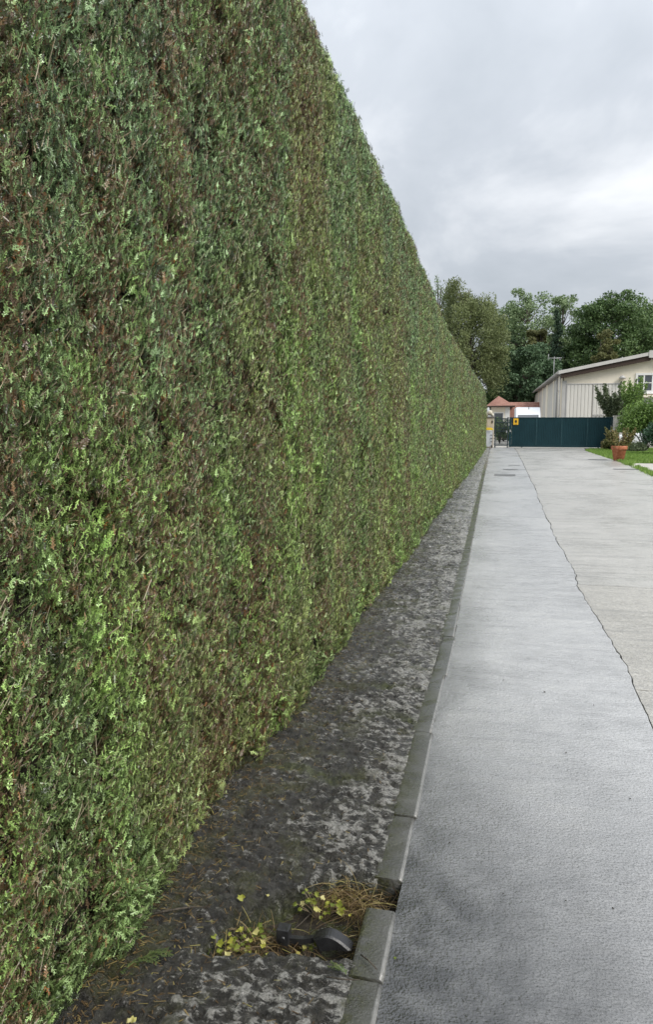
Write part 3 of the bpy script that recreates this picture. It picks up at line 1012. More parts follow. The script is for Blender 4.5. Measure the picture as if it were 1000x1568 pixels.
G_LAUREL = leaf_mat('laurel_leaves', [(0.0, (0.016, 0.044, 0.021)), (0.5, (0.039, 0.098, 0.047)), (1.0, (0.104, 0.195, 0.104))], rough=0.3, spec=0.6)
G_PLUM = leaf_mat('dark_upright_leaves', [(0.0, (0.050, 0.074, 0.037)), (0.5, (0.109, 0.143, 0.071)), (1.0, (0.218, 0.260, 0.143))])
G_FLOWER = leaf_mat('faded_flower_heads', [(0.0, (0.06, 0.09, 0.022)), (0.5, (0.16, 0.165, 0.05)), (0.8, (0.34, 0.29, 0.12)), (1.0, (0.42, 0.24, 0.16))])
G_GRASS = leaf_mat('grass_blades', [(0.0, (0.084, 0.161, 0.027)), (0.5, (0.186, 0.312, 0.058)), (1.0, (0.355, 0.472, 0.127))])
G_WEED = leaf_mat('yellowing_weed_leaves', [(0.0, (0.10, 0.14, 0.02)), (0.45, (0.24, 0.27, 0.04)), (0.8, (0.42, 0.40, 0.07)), (1.0, (0.55, 0.50, 0.22))])
G_STRAW = leaf_mat('wet_straw', [(0.0, (0.06, 0.035, 0.018)), (0.5, (0.17, 0.115, 0.05)), (0.85, (0.29, 0.22, 0.09)), (1.0, (0.30, 0.28, 0.09))])
G_SPRIG = leaf_mat('cut_thuja', [(0.0, (0.05, 0.085, 0.03)), (0.6, (0.11, 0.15, 0.045)), (1.0, (0.22, 0.24, 0.10))])


def tree(name, label, px, topy, Y, wpx, kind, mat, seed, leaf=0.28, nclump=70, perclump=170, base=0.28, group='trees beyond the gate'):
    """crown of leaf clumps carried on limbs; sized from the photograph at its assumed distance"""
    rg = np.random.default_rng(seed)
    top = at(px, topy, Y)
    H = top.z; rx = wpx / F * Y * 0.5
    root = empty(name, (top.x, Y, -0.05))
    tag(root, label, 'tree', group)
    zc0 = H * base
    tr, limb_pts, clumps = MB(), [], []
    lean = rg.normal(0, 0.02, 2)
    ax = lambda z: np.array([lean[0] * z + 0.25 * math.sin(z * 0.4 + seed), lean[1] * z, z])
    tz = np.linspace(0, H * 0.9, 9)
    tr.tube([ax(z) for z in tz], [max(0.03, 0.013 * H * (1 - 0.93 * (z / H))) for z in tz], 8)
    if kind == 'spruce':
        C, RN = [], []
        for k in range(nclump):
            t = (k + 0.5) / nclump
            z = zc0 * 0.3 + (H - zc0 * 0.3) * t
            r = rx * (1 - t) ** 0.85 * rg.uniform(0.75, 1.15) + 0.15
            q = rg.uniform(0, 6.28)
            d = np.array([math.cos(q), math.sin(q), -0.25])
            tr.tube([ax(z), ax(z) + d * r], [0.05, 0.015], 4)
            s = rg.random(perclump) ** 0.7
            c = ax(z) + d * (s * r)[:, None] + rg.normal(0, 1, (perclump, 3)) * np.array([0.18, 0.18, 0.14]) * (0.5 + r * 0.22)
            c[:, 2] -= np.abs(rg.normal(0, 0.22, perclump)) * s
            C.append(c); RN.append(rg.normal(0.45, 0.2, perclump))
        C = np.concatenate(C); RN = np.concatenate(RN)
        tr.build('trunk', M['bark'], root)
        leafy('crown', C, leaf, mat, root, rg, RN, hang=0.5, aspect=0.4)
        return root
    rz = (H - zc0) / 2; cz = zc0 + rz
    C, RN = [], []
    for k in range(nclump):
        for _ in range(30):
            v = rg.normal(0, 1, 3); v /= np.linalg.norm(v)
            rr = rg.uniform(0.35, 1.0) ** 0.6
            lump = 0.80 + 0.42 * float(fbm(math.atan2(v[1], v[0]) * 1.5 + seed, v[2] * 2.2 + 4, seed, 2))
            c = np.array([v[0] * rx * rr * lump, v[1] * rx * 0.9 * rr * lump, cz + v[2] * rz * rr * min(1.0, lump)])
            if c[2] < zc0 * 0.8: continue
            break
        cr_ = rx * rg.uniform(0.2, 0.36)
        zb = max(H * 0.12, min(H * 0.75, c[2] - np.hypot(c[0], c[1]) * rg.uniform(0.5, 0.9)))
        a = ax(zb); m = a * 0.45 + c * 0.55 + np.array([0, 0, -0.08 * np.linalg.norm(c - a)])
        tr.tube([a, m, c], [0.004 * H * rg.uniform(0.7, 1.3), 0.0025 * H, 0.015], 5, caps=False)
        n = int(perclump * 2.0 * rg.uniform(0.6, 1.4))
        u = rg.normal(0, 1, (n, 3)); u /= np.linalg.norm(u, axis=1)[:, None]
        u *= (rg.random(n) ** 0.45)[:, None]
        if kind == 'weeping':
            p = c + u * cr_ * np.array([0.85, 0.85, 0.5])
            p[:, 2] -= rg.random(n) ** 1.3 * rg.uniform(1.0, 2.8)
        else:
            p = c + u * cr_ * np.array([1.0, 1.0, 0.72])
        C.append(p)
        RN.append(np.clip(rg.normal(0.32 + 0.36 * rg.random(), 0.17, n), 0, 1))
    tr.build('trunk', M['bark'], root)
    leafy('crown', np.concatenate(C), leaf, mat, root, rg, np.concatenate(RN), hang=0.9 if kind == 'weeping' else 0.1, aspect=0.45 if kind == 'weeping' else 0.65)
    return root


TREES = [
    ('weeping_birch', 'olive weeping birch with drooping twigs rising beside the far end of the hedge', 722, 416, 86, 112, 'weeping', G_BIRCH, 11, 0.26, 120, 190, 0.22),
    ('slender_birch', 'thin pale treetop just showing over the hedge top, left of the birch', 676, 412, 92, 42, 'weeping', G_POPLAR, 12, 0.22, 40, 60, 0.35),
    ('poplar', 'airy pale green poplar behind the red-roofed house', 803, 440, 108, 92, 'round', G_POPLAR, 13, 0.30, 80, 90, 0.30),
    ('poplar', 'smaller pale poplar showing between the spruce and the poplar top', 858, 446, 112, 72, 'round', G_POPLAR, 14, 0.30, 60, 80, 0.35),
    ('spruce', 'narrow dark spruce pointing up behind the warehouse ridge', 857, 474, 98, 40, 'spruce', G_SPRUCE, 15, 0.26, 120, 70, 0.1),
    ('maple', 'bluish green maple rising behind the white van', 808, 524, 90, 84, 'round', G_BLUE, 16, 0.30, 80, 150, 0.10),
    ('maple', 'yellowing olive maple in the middle of the wood', 826, 486, 99, 46, 'round', G_OLIVE, 17, 0.28, 45, 140, 0.25),
    ('oak', 'big dark oak towering over the warehouse roof', 946, 431, 98, 118, 'round', G_OAK, 18, 0.30, 120, 170, 0.22),
    ('oak', 'dark oak at the right edge of the wood', 1030, 446, 104, 96, 'round', G_OAK, 19, 0.30, 80, 150, 0.25),
    ('maple', 'small brownish olive tree just above the warehouse ridge', 926, 508, 92, 50, 'round', G_OLIVE, 20, 0.26, 45, 130, 0.20),
    ('maple', 'dark green maple between the spruce and the big oak', 886, 500, 102, 62, 'round', G_OAK, 21, 0.28, 60, 140, 0.15),
    ('maple', 'low dark green tree behind the birch, over the house ridge', 778, 548, 96, 70, 'round', G_OAK, 22, 0.28, 60, 150, 0.05),
    ('maple', 'low bluish tree over the far warehouse eaves', 848, 556, 104, 70, 'round', G_BLUE, 23, 0.30, 60, 150, 0.05),
    ('maple', 'tall green maple filling the wood behind the maples', 780, 480, 115, 70, 'round', G_BLUE, 24, 0.32, 60, 130, 0.15),
]
for t_ in TREES:
    tree(*t_)


def shrub(name, label, base, H, R, mat, seed, n, leaf, nst=9, cat='shrub', shape='round', group=None, rnd_mu=0.5, zmin=0.0):
    rg = np.random.default_rng(seed)
    root = empty(name, base); tag(root, label, cat, group)
    st = MB(); C, RN = [], []
    per = n // nst
    for k in range(nst):
        q = rg.uniform(0, 6.28)
        if shape == 'fan':
            tip = np.array([math.cos(q) * R * rg.uniform(0.15, 1), math.sin(q) * R * rg.uniform(0.15, 1), H * rg.uniform(0.72, 1.0)])
            tip[2] -= 0.35 * np.hypot(tip[0], tip[1])
            mid = np.array([tip[0] * 0.12, tip[1] * 0.12, H * 0.40])
        elif shape == 'upright':
            tip = np.array([math.cos(q) * R * rg.uniform(0.2, 1), math.sin(q) * R * rg.uniform(0.2, 1), H * rg.uniform(0.6, 1.0)])
            mid = np.array([tip[0] * 0.75, tip[1] * 0.75, tip[2] * 0.4])
        else:
            r = R * rg.uniform(0.15, 0.8)
            tip = np.array([math.cos(q) * r, math.sin(q) * r, H * math.sqrt(max(0.05, 1 - (r / R) ** 2)) * rg.uniform(0.55, 0.95)])
            mid = tip * np.array([0.4, 0.4, 0.55])
        st.tube([(0, 0, 0), mid, tip], [0.03, 0.018, 0.006], 5)
        t = rg.random(per)
        if shape == 'fan':
            p = mid + (tip - mid) * t[:, None] + rg.normal(0, 0.115, (per, 3)) * (1.1 - 0.6 * t)[:, None]
        elif shape == 'upright':
            p = np.where(t[:, None] < 0.4, mid * (t / 0.4)[:, None], mid + (tip - mid) * ((t - 0.4) / 0.6)[:, None])
            p = mid * 0.5 + (p - mid * 0.5)
            p = p + rg.normal(0, 1, (per, 3)) * np.array([0.10, 0.10, 0.10]) * (1.25 - t)[:, None] * R
        else:
            u = rg.normal(0, 1, (per, 3)); u /= np.linalg.norm(u, axis=1)[:, None]
            p = tip * 0.82 + u * (rg.random(per) ** 0.5)[:, None] * R * 0.42
            p[:, 2] = zmin + np.abs(p[:, 2] - zmin)
        C.append(p); RN.append(rg.normal(rnd_mu - 0.12 + 0.25 * rg.random(), 0.18, per))
    st.build('stems', M['bark'], root)
    leafy('foliage', np.concatenate(C), leaf, mat, root, rg, np.concatenate(RN))
    return root


# ------------------------------------------------------------------ gate group
def sliding_gate():
    a, b = at(779.5, 684, GY), at(937.5, 684, GY)
    x0, x1 = a.x, b.x
    zt = at(850, 639, GY).z
    r = empty('sliding_gate', (x0, GY, 0)); W = x1 - x0
    tag(r, 'wide dark petrol-green steel sliding gate closing the end of the drive', 'gate')
    MB().bbox(0, W, -0.03, 0.03, 0.05, 0.16, 0.006).build('rail', M['gate'], r)
    MB().bbox(0, W, -0.03, 0.03, zt - 0.07, zt, 0.006).build('rail', M['gate'], r)
    MB().bbox(0, 0.14, -0.045, 0.045, 0.04, zt + 0.01, 0.008).build('end_post', M['gate'], r)
    MB().bbox(W - 0.09, W, -0.045, 0.045, 0.04, zt + 0.01, 0.008).build('end_post', M['gate'], r)
    xs = [0.14, (at(822, 660, GY).x - x0), (at(860.5, 660, GY).x - x0), (at(900, 660, GY).x - x0), W - 0.09]
    for i in range(4):
        mb = MB(); u0, u1 = xs[i] + 0.012, xs[i + 1] - 0.012
        nb = int((u1 - u0) / 0.1); w = (u1 - u0) / nb
        prof = []
        for k in range(nb):
            s = u0 + k * w
            prof += [(s, 0.004), (s + 0.006, -0.012), (s + w - 0.006, -0.012)]
        prof += [(u1, 0.004), (u1, 0.016), (u0, 0.016)]
        mb.extrude(prof, 'z', 0.16, zt - 0.07)
        mb.build('panel', M['gate'], r)
        if i: MB().bbox(xs[i] - 0.016, xs[i] + 0.016, -0.034, 0.02, 0.16, zt - 0.07, 0.004).build('panel_joint', M['gate_joint'], r)
    MB().box(0.03, 0.11, -0.075, -0.045, 1.0, 1.14).build('lock_plate', M['metal'], r)
    for xw in (0.8, W - 0.8):
        MB().tube([(xw, -0.02, 0.04), (xw, 0.02, 0.04)], 0.04, 14).build('roller', M['rubber'], r)
    # yellow warning plate with a dark round hand symbol
    s0, s1 = at(786.5, 650.5, GY - 0.05), at(794.5, 640.8, GY - 0.05)
    sx0, sx1, sz0, sz1 = s0.x - x0, s1.x - x0, s0.z, s1.z - 0.0
    sg = MB().bbox(sx0, sx1, -0.062, -0.052, sz0, sz1, 0.003).build('warning_plate', M['yellow'], r)
    cx, cz, rr = (sx0 + sx1) / 2, (sz0 + sz1) / 2 + 0.01, (sx1 - sx0) * 0.24
    hand = MB()
    hand.tube([(cx, -0.0635, cz - rr * 0.2), (cx, -0.0665, cz - rr * 0.2)], rr, 18)
    for j in (-1.5, -0.5, 0.5, 1.5):
        hand.box(cx + (j - 0.3) * rr * 0.42, cx + (j + 0.3) * rr * 0.42, -0.0665, -0.0635, cz + rr * 0.5, cz + rr * (1.5 - 0.12 * abs(j)))
    hand.build('symbol', M['black'], sg)
    MB().box(cx - rr * 1.1, cx + rr * 1.1, -0.0665, -0.0625, sz0 + 0.035, sz0 + 0.06).build('symbol', M['black'], sg)
    g = sheet('gate_track', x0 - 0.1, x1 + 0.3, GY - 0.10, GY + 0.10, 0.006, M['cap'])
    return zt


gate_top = sliding_gate()


def walk_gate():
    a, b = at(757.3, 684, GY), at(778.5, 684, GY)
    W = b.x - a.x; zt = gate_top
    r = empty('pedestrian_gate', (a.x, GY + 0.02, 0))
    tag(r, 'narrow barred iron pedestrian gate left of the sliding gate', 'gate')
    for u in (0.045, W - 0.045):
        MB().bbox(u - 0.04, u + 0.04, -0.04, 0.04, 0, zt + 0.02, 0.006).build('post', M['gate_dark'], r)
    for z in (0.12, 0.62 * zt - 0.16, 0.62 * zt + 0.02, zt - 0.36, zt - 0.10):
        MB().box(0.085, W - 0.085, -0.018, 0.018, z, z + 0.05).build('rail', M['gate_dark'], r)
    nb = 8
    for k in range(nb):
        u = 0.085 + (W - 0.17) * (k + 1) / (nb + 1)
        MB().tube([(u, 0, 0.1), (u, 0, zt - 0.1)], 0.011, 6).build('bar', M['gate_dark'], r)
    for k in range(4):
        c = 0.085 + (W - 0.17) * (k + 0.5) / 4
        MB().tube([(c + 0.09 * math.cos(q), 0.0, zt - 0.205 + 0.09 * math.sin(q)) for q in np.linspace(0, 6.28, 15)], 0.014, 5).build('scroll', M['gate_dark'], r)
    MB().bbox(W - 0.15, W - 0.085, -0.05, -0.018, 0.93, 1.08, 0.005).build('lock_plate', M['metal'], r)


walk_gate()


def left_pillar():
    Y = GY - 0.05
    x0, x1 = at(742.5, 684, Y).x - 0.25, at(756.2, 684, Y).x
    zt = at(750, 637.5, Y).z
    r = empty('gate_pillar', ((x0 + x1) / 2, Y, 0)); w = (x1 - x0) / 2
    tag(r, 'weathered stone gate pillar with dark coping beside the hedge end', 'pillar')
    MB().bbox(-w, w, -0.2, 0.2, 0, zt - 0.1, 0.02).build('shaft', M['stone_grey'], r)
    MB().bbox(-w - 0.05, w + 0.05, -0.25, 0.25, zt - 0.1, zt, 0.015).build('coping', M['cap'], r)
    MB().bbox(w - 0.16, w - 0.08, -0.23, -0.198, 1.55, 1.72, 0.006).build('bell_box', M['black'], r)
    # heap of pale stone on the coping
    rg = np.random.default_rng(3)
    for (nm, lab, dx, dz, s) in (('ornament_stone', 'lower pale rounded stone lying on the dark pillar coping', -0.10, 0.13, 0.15),
                                 ('ornament_stone', 'round pale stone topmost on the dark pillar coping', 0.12, 0.22, 0.17),
                                 ('ornament_stone', 'small pale stone at the right end of the pillar coping', 0.27, 0.09, 0.10)):
        bm = bmesh.new(); bmesh.ops.create_icosphere(bm, subdivisions=3, radius=s)
        for v in bm.verts:
            k = float(fbm(v.co.x * 9 + dx * 50, v.co.y * 9 + v.co.z * 7, 41, 3))
            v.co *= 0.78 + 0.45 * k; v.co.z *= 0.95
        me = bpy.data.meshes.new(nm); bm.to_mesh(me); bm.free(); me.materials.append(M['stone'])
        me.polygons.foreach_set('use_smooth', [True] * len(me.polygons))
        o = link(bpy.data.objects.new(nm, me)); o.location = ((x0 + x1) / 2 + dx, Y, zt + dz)
        tag(o, lab, 'stone')


left_pillar()


def wheelie_bin():
    Y = GY - 0.75
    x0, x1 = at(740.8, 684, Y).x, at(754.2, 684, Y).x
    zt = at(748, 654.5, Y).z
    w = max(0.28, (x1 - x0) / 2)
    r = empty('wheelie_bin', (x1 - w, Y, 0.0))
    tag(r, 'pale grey wheelie bin with yellow lid in front of the gate pillar', 'bin')
    b = MB()
    prof = [(0.80, 0.09), (0.84, 0.3), (0.95, 0.8), (1.0, zt - 0.16)]
    vs, fs = [], []
    for k, z in prof:
        for (sx, sy) in ((-1, -1), (1, -1), (1, 1), (-1, 1)):
            vs.append((sx * w * k, sy * 0.36 * k, z))
    for i in range(len(prof) - 1):
        for j in range(4):
            fs.append((i * 4 + j, i * 4 + (j + 1) % 4, i * 4 + 4 + (j + 1) % 4, i * 4 + 4 + j))
    fs += [(3, 2, 1, 0), (12, 13, 14, 15)]
    b.add(vs, fs).build('body', M['bin_body'], r)
    MB().extrude([(-w - 0.03, zt - 0.158), (w + 0.03, zt - 0.158), (w + 0.03, zt - 0.09), (w * 0.7, zt - 0.01), (-w * 0.7, zt - 0.01), (-w - 0.03, zt - 0.09)], 'y', -0.40, 0.40).build('lid', M['bin_lid'], r)
    for s in (-1, 1):
        MB().tube([(s * w * 0.88 - 0.03, -0.34, 0.1), (s * w * 0.88 + 0.03, -0.34, 0.1)], 0.1, 16).build('wheel', M['rubber'], r)
    MB().tube([(-w * 0.8, -0.42, zt - 0.2), (w * 0.8, -0.42, zt - 0.2)], 0.016, 8).build('handle', M['bin_body'], r)
    for z in (0.4, 0.6, 0.8):
        MB().box(w * 0.55, w * 0.99, -0.37, -0.33, z, z + 0.03).build('rib', M['rubber'], r)


wheelie_bin()


def right_pillar():
    Y = GY + 0.1
    x0, x1 = at(938.5, 684, Y).x, at(947.8, 684, Y).x
    r = empty('gate_post', ((x0 + x1) / 2, Y, 0)); w = (x1 - x0) / 2
    tag(r, 'flaking white rendered post at the right end of the sliding gate', 'post')
    MB().bbox(-w, w, -0.2, 0.2, 0, at(943, 638.5, Y).z, 0.012).build('shaft', M['white_post'], r)
    MB().bbox(-w - 0.03, w + 0.03, -0.23, 0.23, at(943, 638.5, Y).z, at(943, 636.5, Y).z, 0.01).build('coping', M['white_post'], r)


right_pillar()
pb = at(926, 684, GY - 1.5)
blk = MB().bbox(-0.24, 0.24, -0.15, 0.15, -0.02, 0.48, 0.02).build('wooden_block', M['wood'], None, (pb.x + 0.05, GY - 1.5, 0))
tag(blk, 'brown wooden block standing before the right end of the gate', 'block')


# ------------------------------------------------------------------ warehouse
def warehouse():
    Y = 54.0; YB = 94.0
    c = at(862, 570, Y); rd = at(996, 542.5, Y)
    x0, ze = c.x, c.z
    xr, zr = rd.x, rd.z
    x1 = xr + (xr - x0)
    r = empty('warehouse', (x0, Y, 0))
    tag(r, 'long cream warehouse with ribbed cladding doors behind the gate', 'warehouse')
    W = x1 - x0; L = YB - Y; R = xr - x0; zr2 = zr
    zw = ze - 0.22
    # gable wall
    zsl = (zr2 - ze) / R
    MB().extrude([(0.12, 0), (W - 0.12, 0), (W - 0.12, zw), (R, zw + zsl * R - 0.1), (0.12, zw)], 'y', 0.0, 0.25).build('gable_wall', M['cream'], r)
    # long side wall toward the drive: pilasters and panels
    MB().box(0.05, 0.3, 0.25, L, 0, ze - 0.15).build('side_wall', M['clad'], r)
    seg = L / 6
    for k in range(7):
        y = min(L - 0.8, k * seg)
        MB().bbox(-0.06, 0.05, y + (0.003 if k else 0.003), y + (2.3 if k in (0, 2) else 0.8), 0, ze - 0.17, 0.01).build('pilaster', M['cream'], r)
    for k in range(6):
        ya, yb = k * seg + (2.3 if k in (0, 2) else 0.8) + 0.05, (k + 1) * seg - 0.05
        nb = int((yb - ya) / 0.3); w = (yb - ya) / nb
        prof = []
        for j in range(nb):
            s = ya + j * w
            prof += [(0.0, s), (0.0, s + w * 0.45), (-0.035, s + w * 0.5), (-0.035, s + w * 0.95)]
        prof += [(0.0, yb), (0.048, yb), (0.048, ya)]
        MB().extrude(prof, 'z', 0.05, ze - 0.3).build('side_cladding', M['clad'], r)
    MB().tube([(-0.12, 2.9, 0), (-0.12, 2.9, ze - 0.2)], 0.05, 8).build('downpipe', M['clad_dark'], r)
    MB().tube([(-0.12, 0.12, 0), (-0.12, 0.12, ze - 0.2)], 0.045, 8).build('downpipe', M['fascia'], r)
    # front lower cladding: steel corner strip, two sliding leaves
    gx = lambda px, Yd=0.0: at(px, 600, Y - Yd).x - x0
    gz_ = lambda py: at(900, py, Y).z
    MB().bbox(0.02, gx(868.0), -0.06, 0.0, 0, gz_(583.0), 0.01).build('corner_strip', M['clad_dark'], r)
    MB().bbox(gx(868.3), gx(949.5), -0.10, -0.002, gz_(588.8), gz_(587), 0.01).build('door_track', M['clad_dark'], r)
    zt = gz_(588.9)
    for (a, b) in ((868.6, 907.6), (909.4, 949.0)):
        u0, u1 = gx(a), gx(b)
        nb = 7; w = (u1 - u0) / nb
        prof = []
        for j in range(nb):
            s = u0 + j * w
            prof += [(s, -0.04), (s + 0.02, -0.075), (s + w - 0.05, -0.075), (s + w - 0.03, -0.04)]
        prof += [(u1, -0.04), (u1, -0.006), (u0, -0.006)]
        d = MB().extrude(prof, 'z', 0.05, zt).build('door_leaf', M['clad'], r)
        MB().box(u0 - 0.03, u0 + 0.03, -0.095, -0.078, 0.05, zt).build('edge_trim', M['clad_dark'], d)
    MB().box(gx(909.5), gx(928), -0.12, -0.10, gz_(636.5), gz_(634.5)).build('push_rail', M['clad_dark'], r)
    # upper storey box with window
    MB().bbox(gx(949.8), W - 0.3, -0.22, -0.003, gz_(609), gz_(606), 0.01).build('ledge', M['cream'], r)
    MB().box(gx(949.8), W - 0.3, -0.03, -0.004, 0.02, gz_(610)).build('lower_wall', M['clad_dark'], r)
    a0, a1, b0, b1 = gx(973), gx(1012), gz_(602), gz_(572.5)
    win = MB()
    t = 0.14
    win.box(a0, a1, -0.09, -0.003, b1 - t, b1).box(a0, a1, -0.09, -0.003, b0, b0 + t)
    win.box(a0, a0 + t, -0.088, -0.003, b0 + t, b1 - t).box(a1 - t, a1, -0.088, -0.003, b0 + t, b1 - t)
    wo = win.build('window', M['white_paint'], r)
    MB().box(a0 + t, a1 - t, -0.03, -0.01, b0 + t, b1 - t).build('pane', M['glass'], wo)
    for k in (0.333, 0.667):
        u = a0 + (a1 - a0) * k
        MB().box(u - 0.045, u + 0.045, -0.07, -0.032, b0 + t, b1 - t).build('mullion', M['white_paint'], wo)
    zm = b0 + (b1 - b0) * 0.5
    MB().box(a0 + t, a1 - t, -0.066, -0.034, zm - 0.03, zm + 0.03).build('glazing_bar', M['white_paint'], wo)
    MB().bbox(a0 - 0.1, a1 + 0.1, -0.16, -0.004, b0 - 0.1, b0 - 0.002, 0.01).build('sill', M['white_paint'], wo)
    # wall lamp
    lx, lz = gx(952), gz_(580)
    lm = MB().tube([(lx, -0.004, lz), (lx, -0.20, lz)], [0.09, 0.06], 10).build('wall_lamp', M['white_paint'], r)
    MB().lathe([(0.02, 0.2), (0.13, 0.13), (0.25, 0.02), (0.24, 0.0), (0.1, -0.08)], 14, (lx, -0.24, lz)).build('shade', M['clad_dark'], lm)
    # roof: two sheets, pale verge board, brown soffit
    ov = 0.5
    ang = math.atan2(zr2 - ze, R)
    dz = zsl * 0.28
    roof = MB().extrude([(-0.28, ze - dz), (R, zr2), (R, zr2 + 0.10), (-0.28, ze - dz + 0.10)], 'y', -ov, L + 0.3).build('roof', M['roof_sheet'], r)
    MB().extrude([(R + 0.001, zr2), (W + 0.28, ze - dz), (W + 0.28, ze - dz + 0.10), (R + 0.001, zr2 + 0.10)], 'y', -ov, L + 0.3).build('roof', M['roof_sheet'], r)
    MB().extrude([(-0.30, ze - dz - 0.10), (R, zr2 - 0.10), (R, zr2 + 0.125), (-0.30, ze - dz + 0.125)], 'y', -ov - 0.04, -ov - 0.003).build('verge_board', M['fascia'], r)
    MB().extrude([(R + 0.001, zr2 - 0.10), (W + 0.3, ze - dz - 0.10), (W + 0.3, ze - dz + 0.125), (R + 0.001, zr2 + 0.125)], 'y', -ov - 0.04, -ov - 0.003).build('verge_board', M['fascia'], r)
    MB().extrude([(-0.10, ze - 0.42), (R, zr2 - 0.42), (R, zr2 - 0.012), (-0.10, ze + 0.01)], 'y', -ov + 0.06, -0.012).build('soffit_board', M['soffit'], r)
    MB().bbox(R - 0.16, R + 0.16, -ov - 0.08, -ov - 0.045, zr2 - 0.28, zr2 + 0.2, 0.02).build('ridge_bracket', M['fascia'], r)
    MB().tube([(-0.36, -ov, ze - dz - 0.02), (-0.36, L + 0.3, ze - dz - 0.02)], 0.085, 8).build('gutter', M['roof_sheet'], r)
    # aerial on the eaves
    ayy = 9.0
    a = at(848.3, 577, Y + ayy); b = at(848.3, 546, Y + ayy)
    ax_, z0, z1 = a.x - x0 + 0.0, a.z - 0.6, b.z
    an = MB().tube([(ax_, ayy, z0), (ax_, ayy, z1)], 0.022, 6).build('aerial', M['metal'], r)
    el = MB().tube([(ax_ - 0.5, ayy, z1 - 0.12), (ax_ + 0.6, ayy, z1 - 0.12)], 0.025, 5)
    for k in range(6):
        el.tube([(ax_ - 0.5 + 0.2 * k, ayy - 0.3, z1 - 0.12), (ax_ - 0.5 + 0.2 * k, ayy + 0.3, z1 - 0.12)], 0.016, 4)
    el.tube([(ax_ - 0.45, ayy, z1 - 0.3), (ax_ - 0.45, ayy, z1 + 0.2)], 0.02, 4)
    el.build('elements', M['metal'], an)
    MB().tube([(-0.14, 1.2, gz_(597)), (-0.14, 2.2, gz_(597)), (-0.14, 2.2, gz_(585))], 0.03, 6).build('cable_run', M['clad_dark'], r)


warehouse()


# ------------------------------------------------------------------ red-roofed house
def house():
    Y = 76.0
    a = at(752, 640, Y); b = at(781, 621, Y)
    x0, x1 = a.x, at(780.5, 640, Y).x
    ze = at(770, 620.5, Y).z; zp = at(764, 605, Y).z
    r = empty('house', (x0, Y, 0))
    tag(r, 'cream house with red tiled hip roof behind the pedestrian gate', 'house')
    W = x1 - x0; D = 5.0
    MB().box(0, W, 0, D, 0, ze).build('wall', M['cream'], r)
    MB().box(W - 0.42, W + 0.03, -0.03, 0.3, 0, ze - 0.01).build('corner_pier', M['white_paint'], r)
    ov = 0.45
    P = [(-ov, -ov, ze - 0.05), (W + ov, -ov, ze - 0.05), (W + ov, D + ov, ze - 0.05), (-ov, D + ov, ze - 0.05), (W * 0.40, D * 0.45, zp), (W * 0.40, D * 0.55, zp)]
    rf = MB().add(P, [(0, 1, 4), (1, 2, 5, 4), (2, 3, 5), (3, 0, 4, 5), (3, 2, 1, 0)])
    ro = rf.build('roof', M['tiles'], r)
    cs = MB()
    for k in range(1, 9):                                 # tile courses
        t = k / 9
        p, q = Vector(P[0]).lerp(Vector(P[4]), t), Vector(P[1]).lerp(Vector(P[4]), t)
        cs.tube([p, q], 0.03, 4)
    cs.build('tile_courses', M['tiles'], ro)
    MB().bbox(-ov - 0.05, W + ov + 0.05, -ov - 0.08, -ov + 0.02, ze - 0.2, ze - 0.04, 0.02).build('eaves_board', M['soffit'], r)
    wx = W * 0.42
    wd = MB().box(wx - 0.5, wx + 0.5, -0.05, -0.002, ze - 1.9, ze - 0.7).build('window', M['white_paint'], r)
    MB().box(wx - 0.42, wx + 0.42, -0.06, -0.052, ze - 1.82, ze - 0.78).build('pane', M['glass'], wd)
    # lower wing running right behind the van
    xw = at(840, 640, Y).x - x0
    zwt = at(800, 616, Y + 4).z; zwe = at(800, 641, Y).z
    MB().box(W + 0.04, xw, 0.6, 6.0, 0, zwe).build('wing_wall', M['cream'], r)
    wr = MB().extrude([(0.2, zwe - 0.1), (3.6, zwt), (7.0, zwe - 0.1), (7.0, zwe - 0.25), (3.6, zwt - 0.15), (0.2, zwe - 0.25)], 'x', W + 0.02, xw + 0.3).build('wing_roof', M['tiles'], r)
    cs = MB()
    for k in range(1, 10):
        t = k / 10
        cs.tube([(W + 0.5, 0.2 + 3.4 * t, zwe - 0.1 + (zwt - zwe + 0.1) * t), (xw + 0.3, 0.2 + 3.4 * t, zwe - 0.1 + (zwt - zwe + 0.1) * t)], 0.03, 4)
    cs.build('tile_courses', M['tiles'], wr)


house()


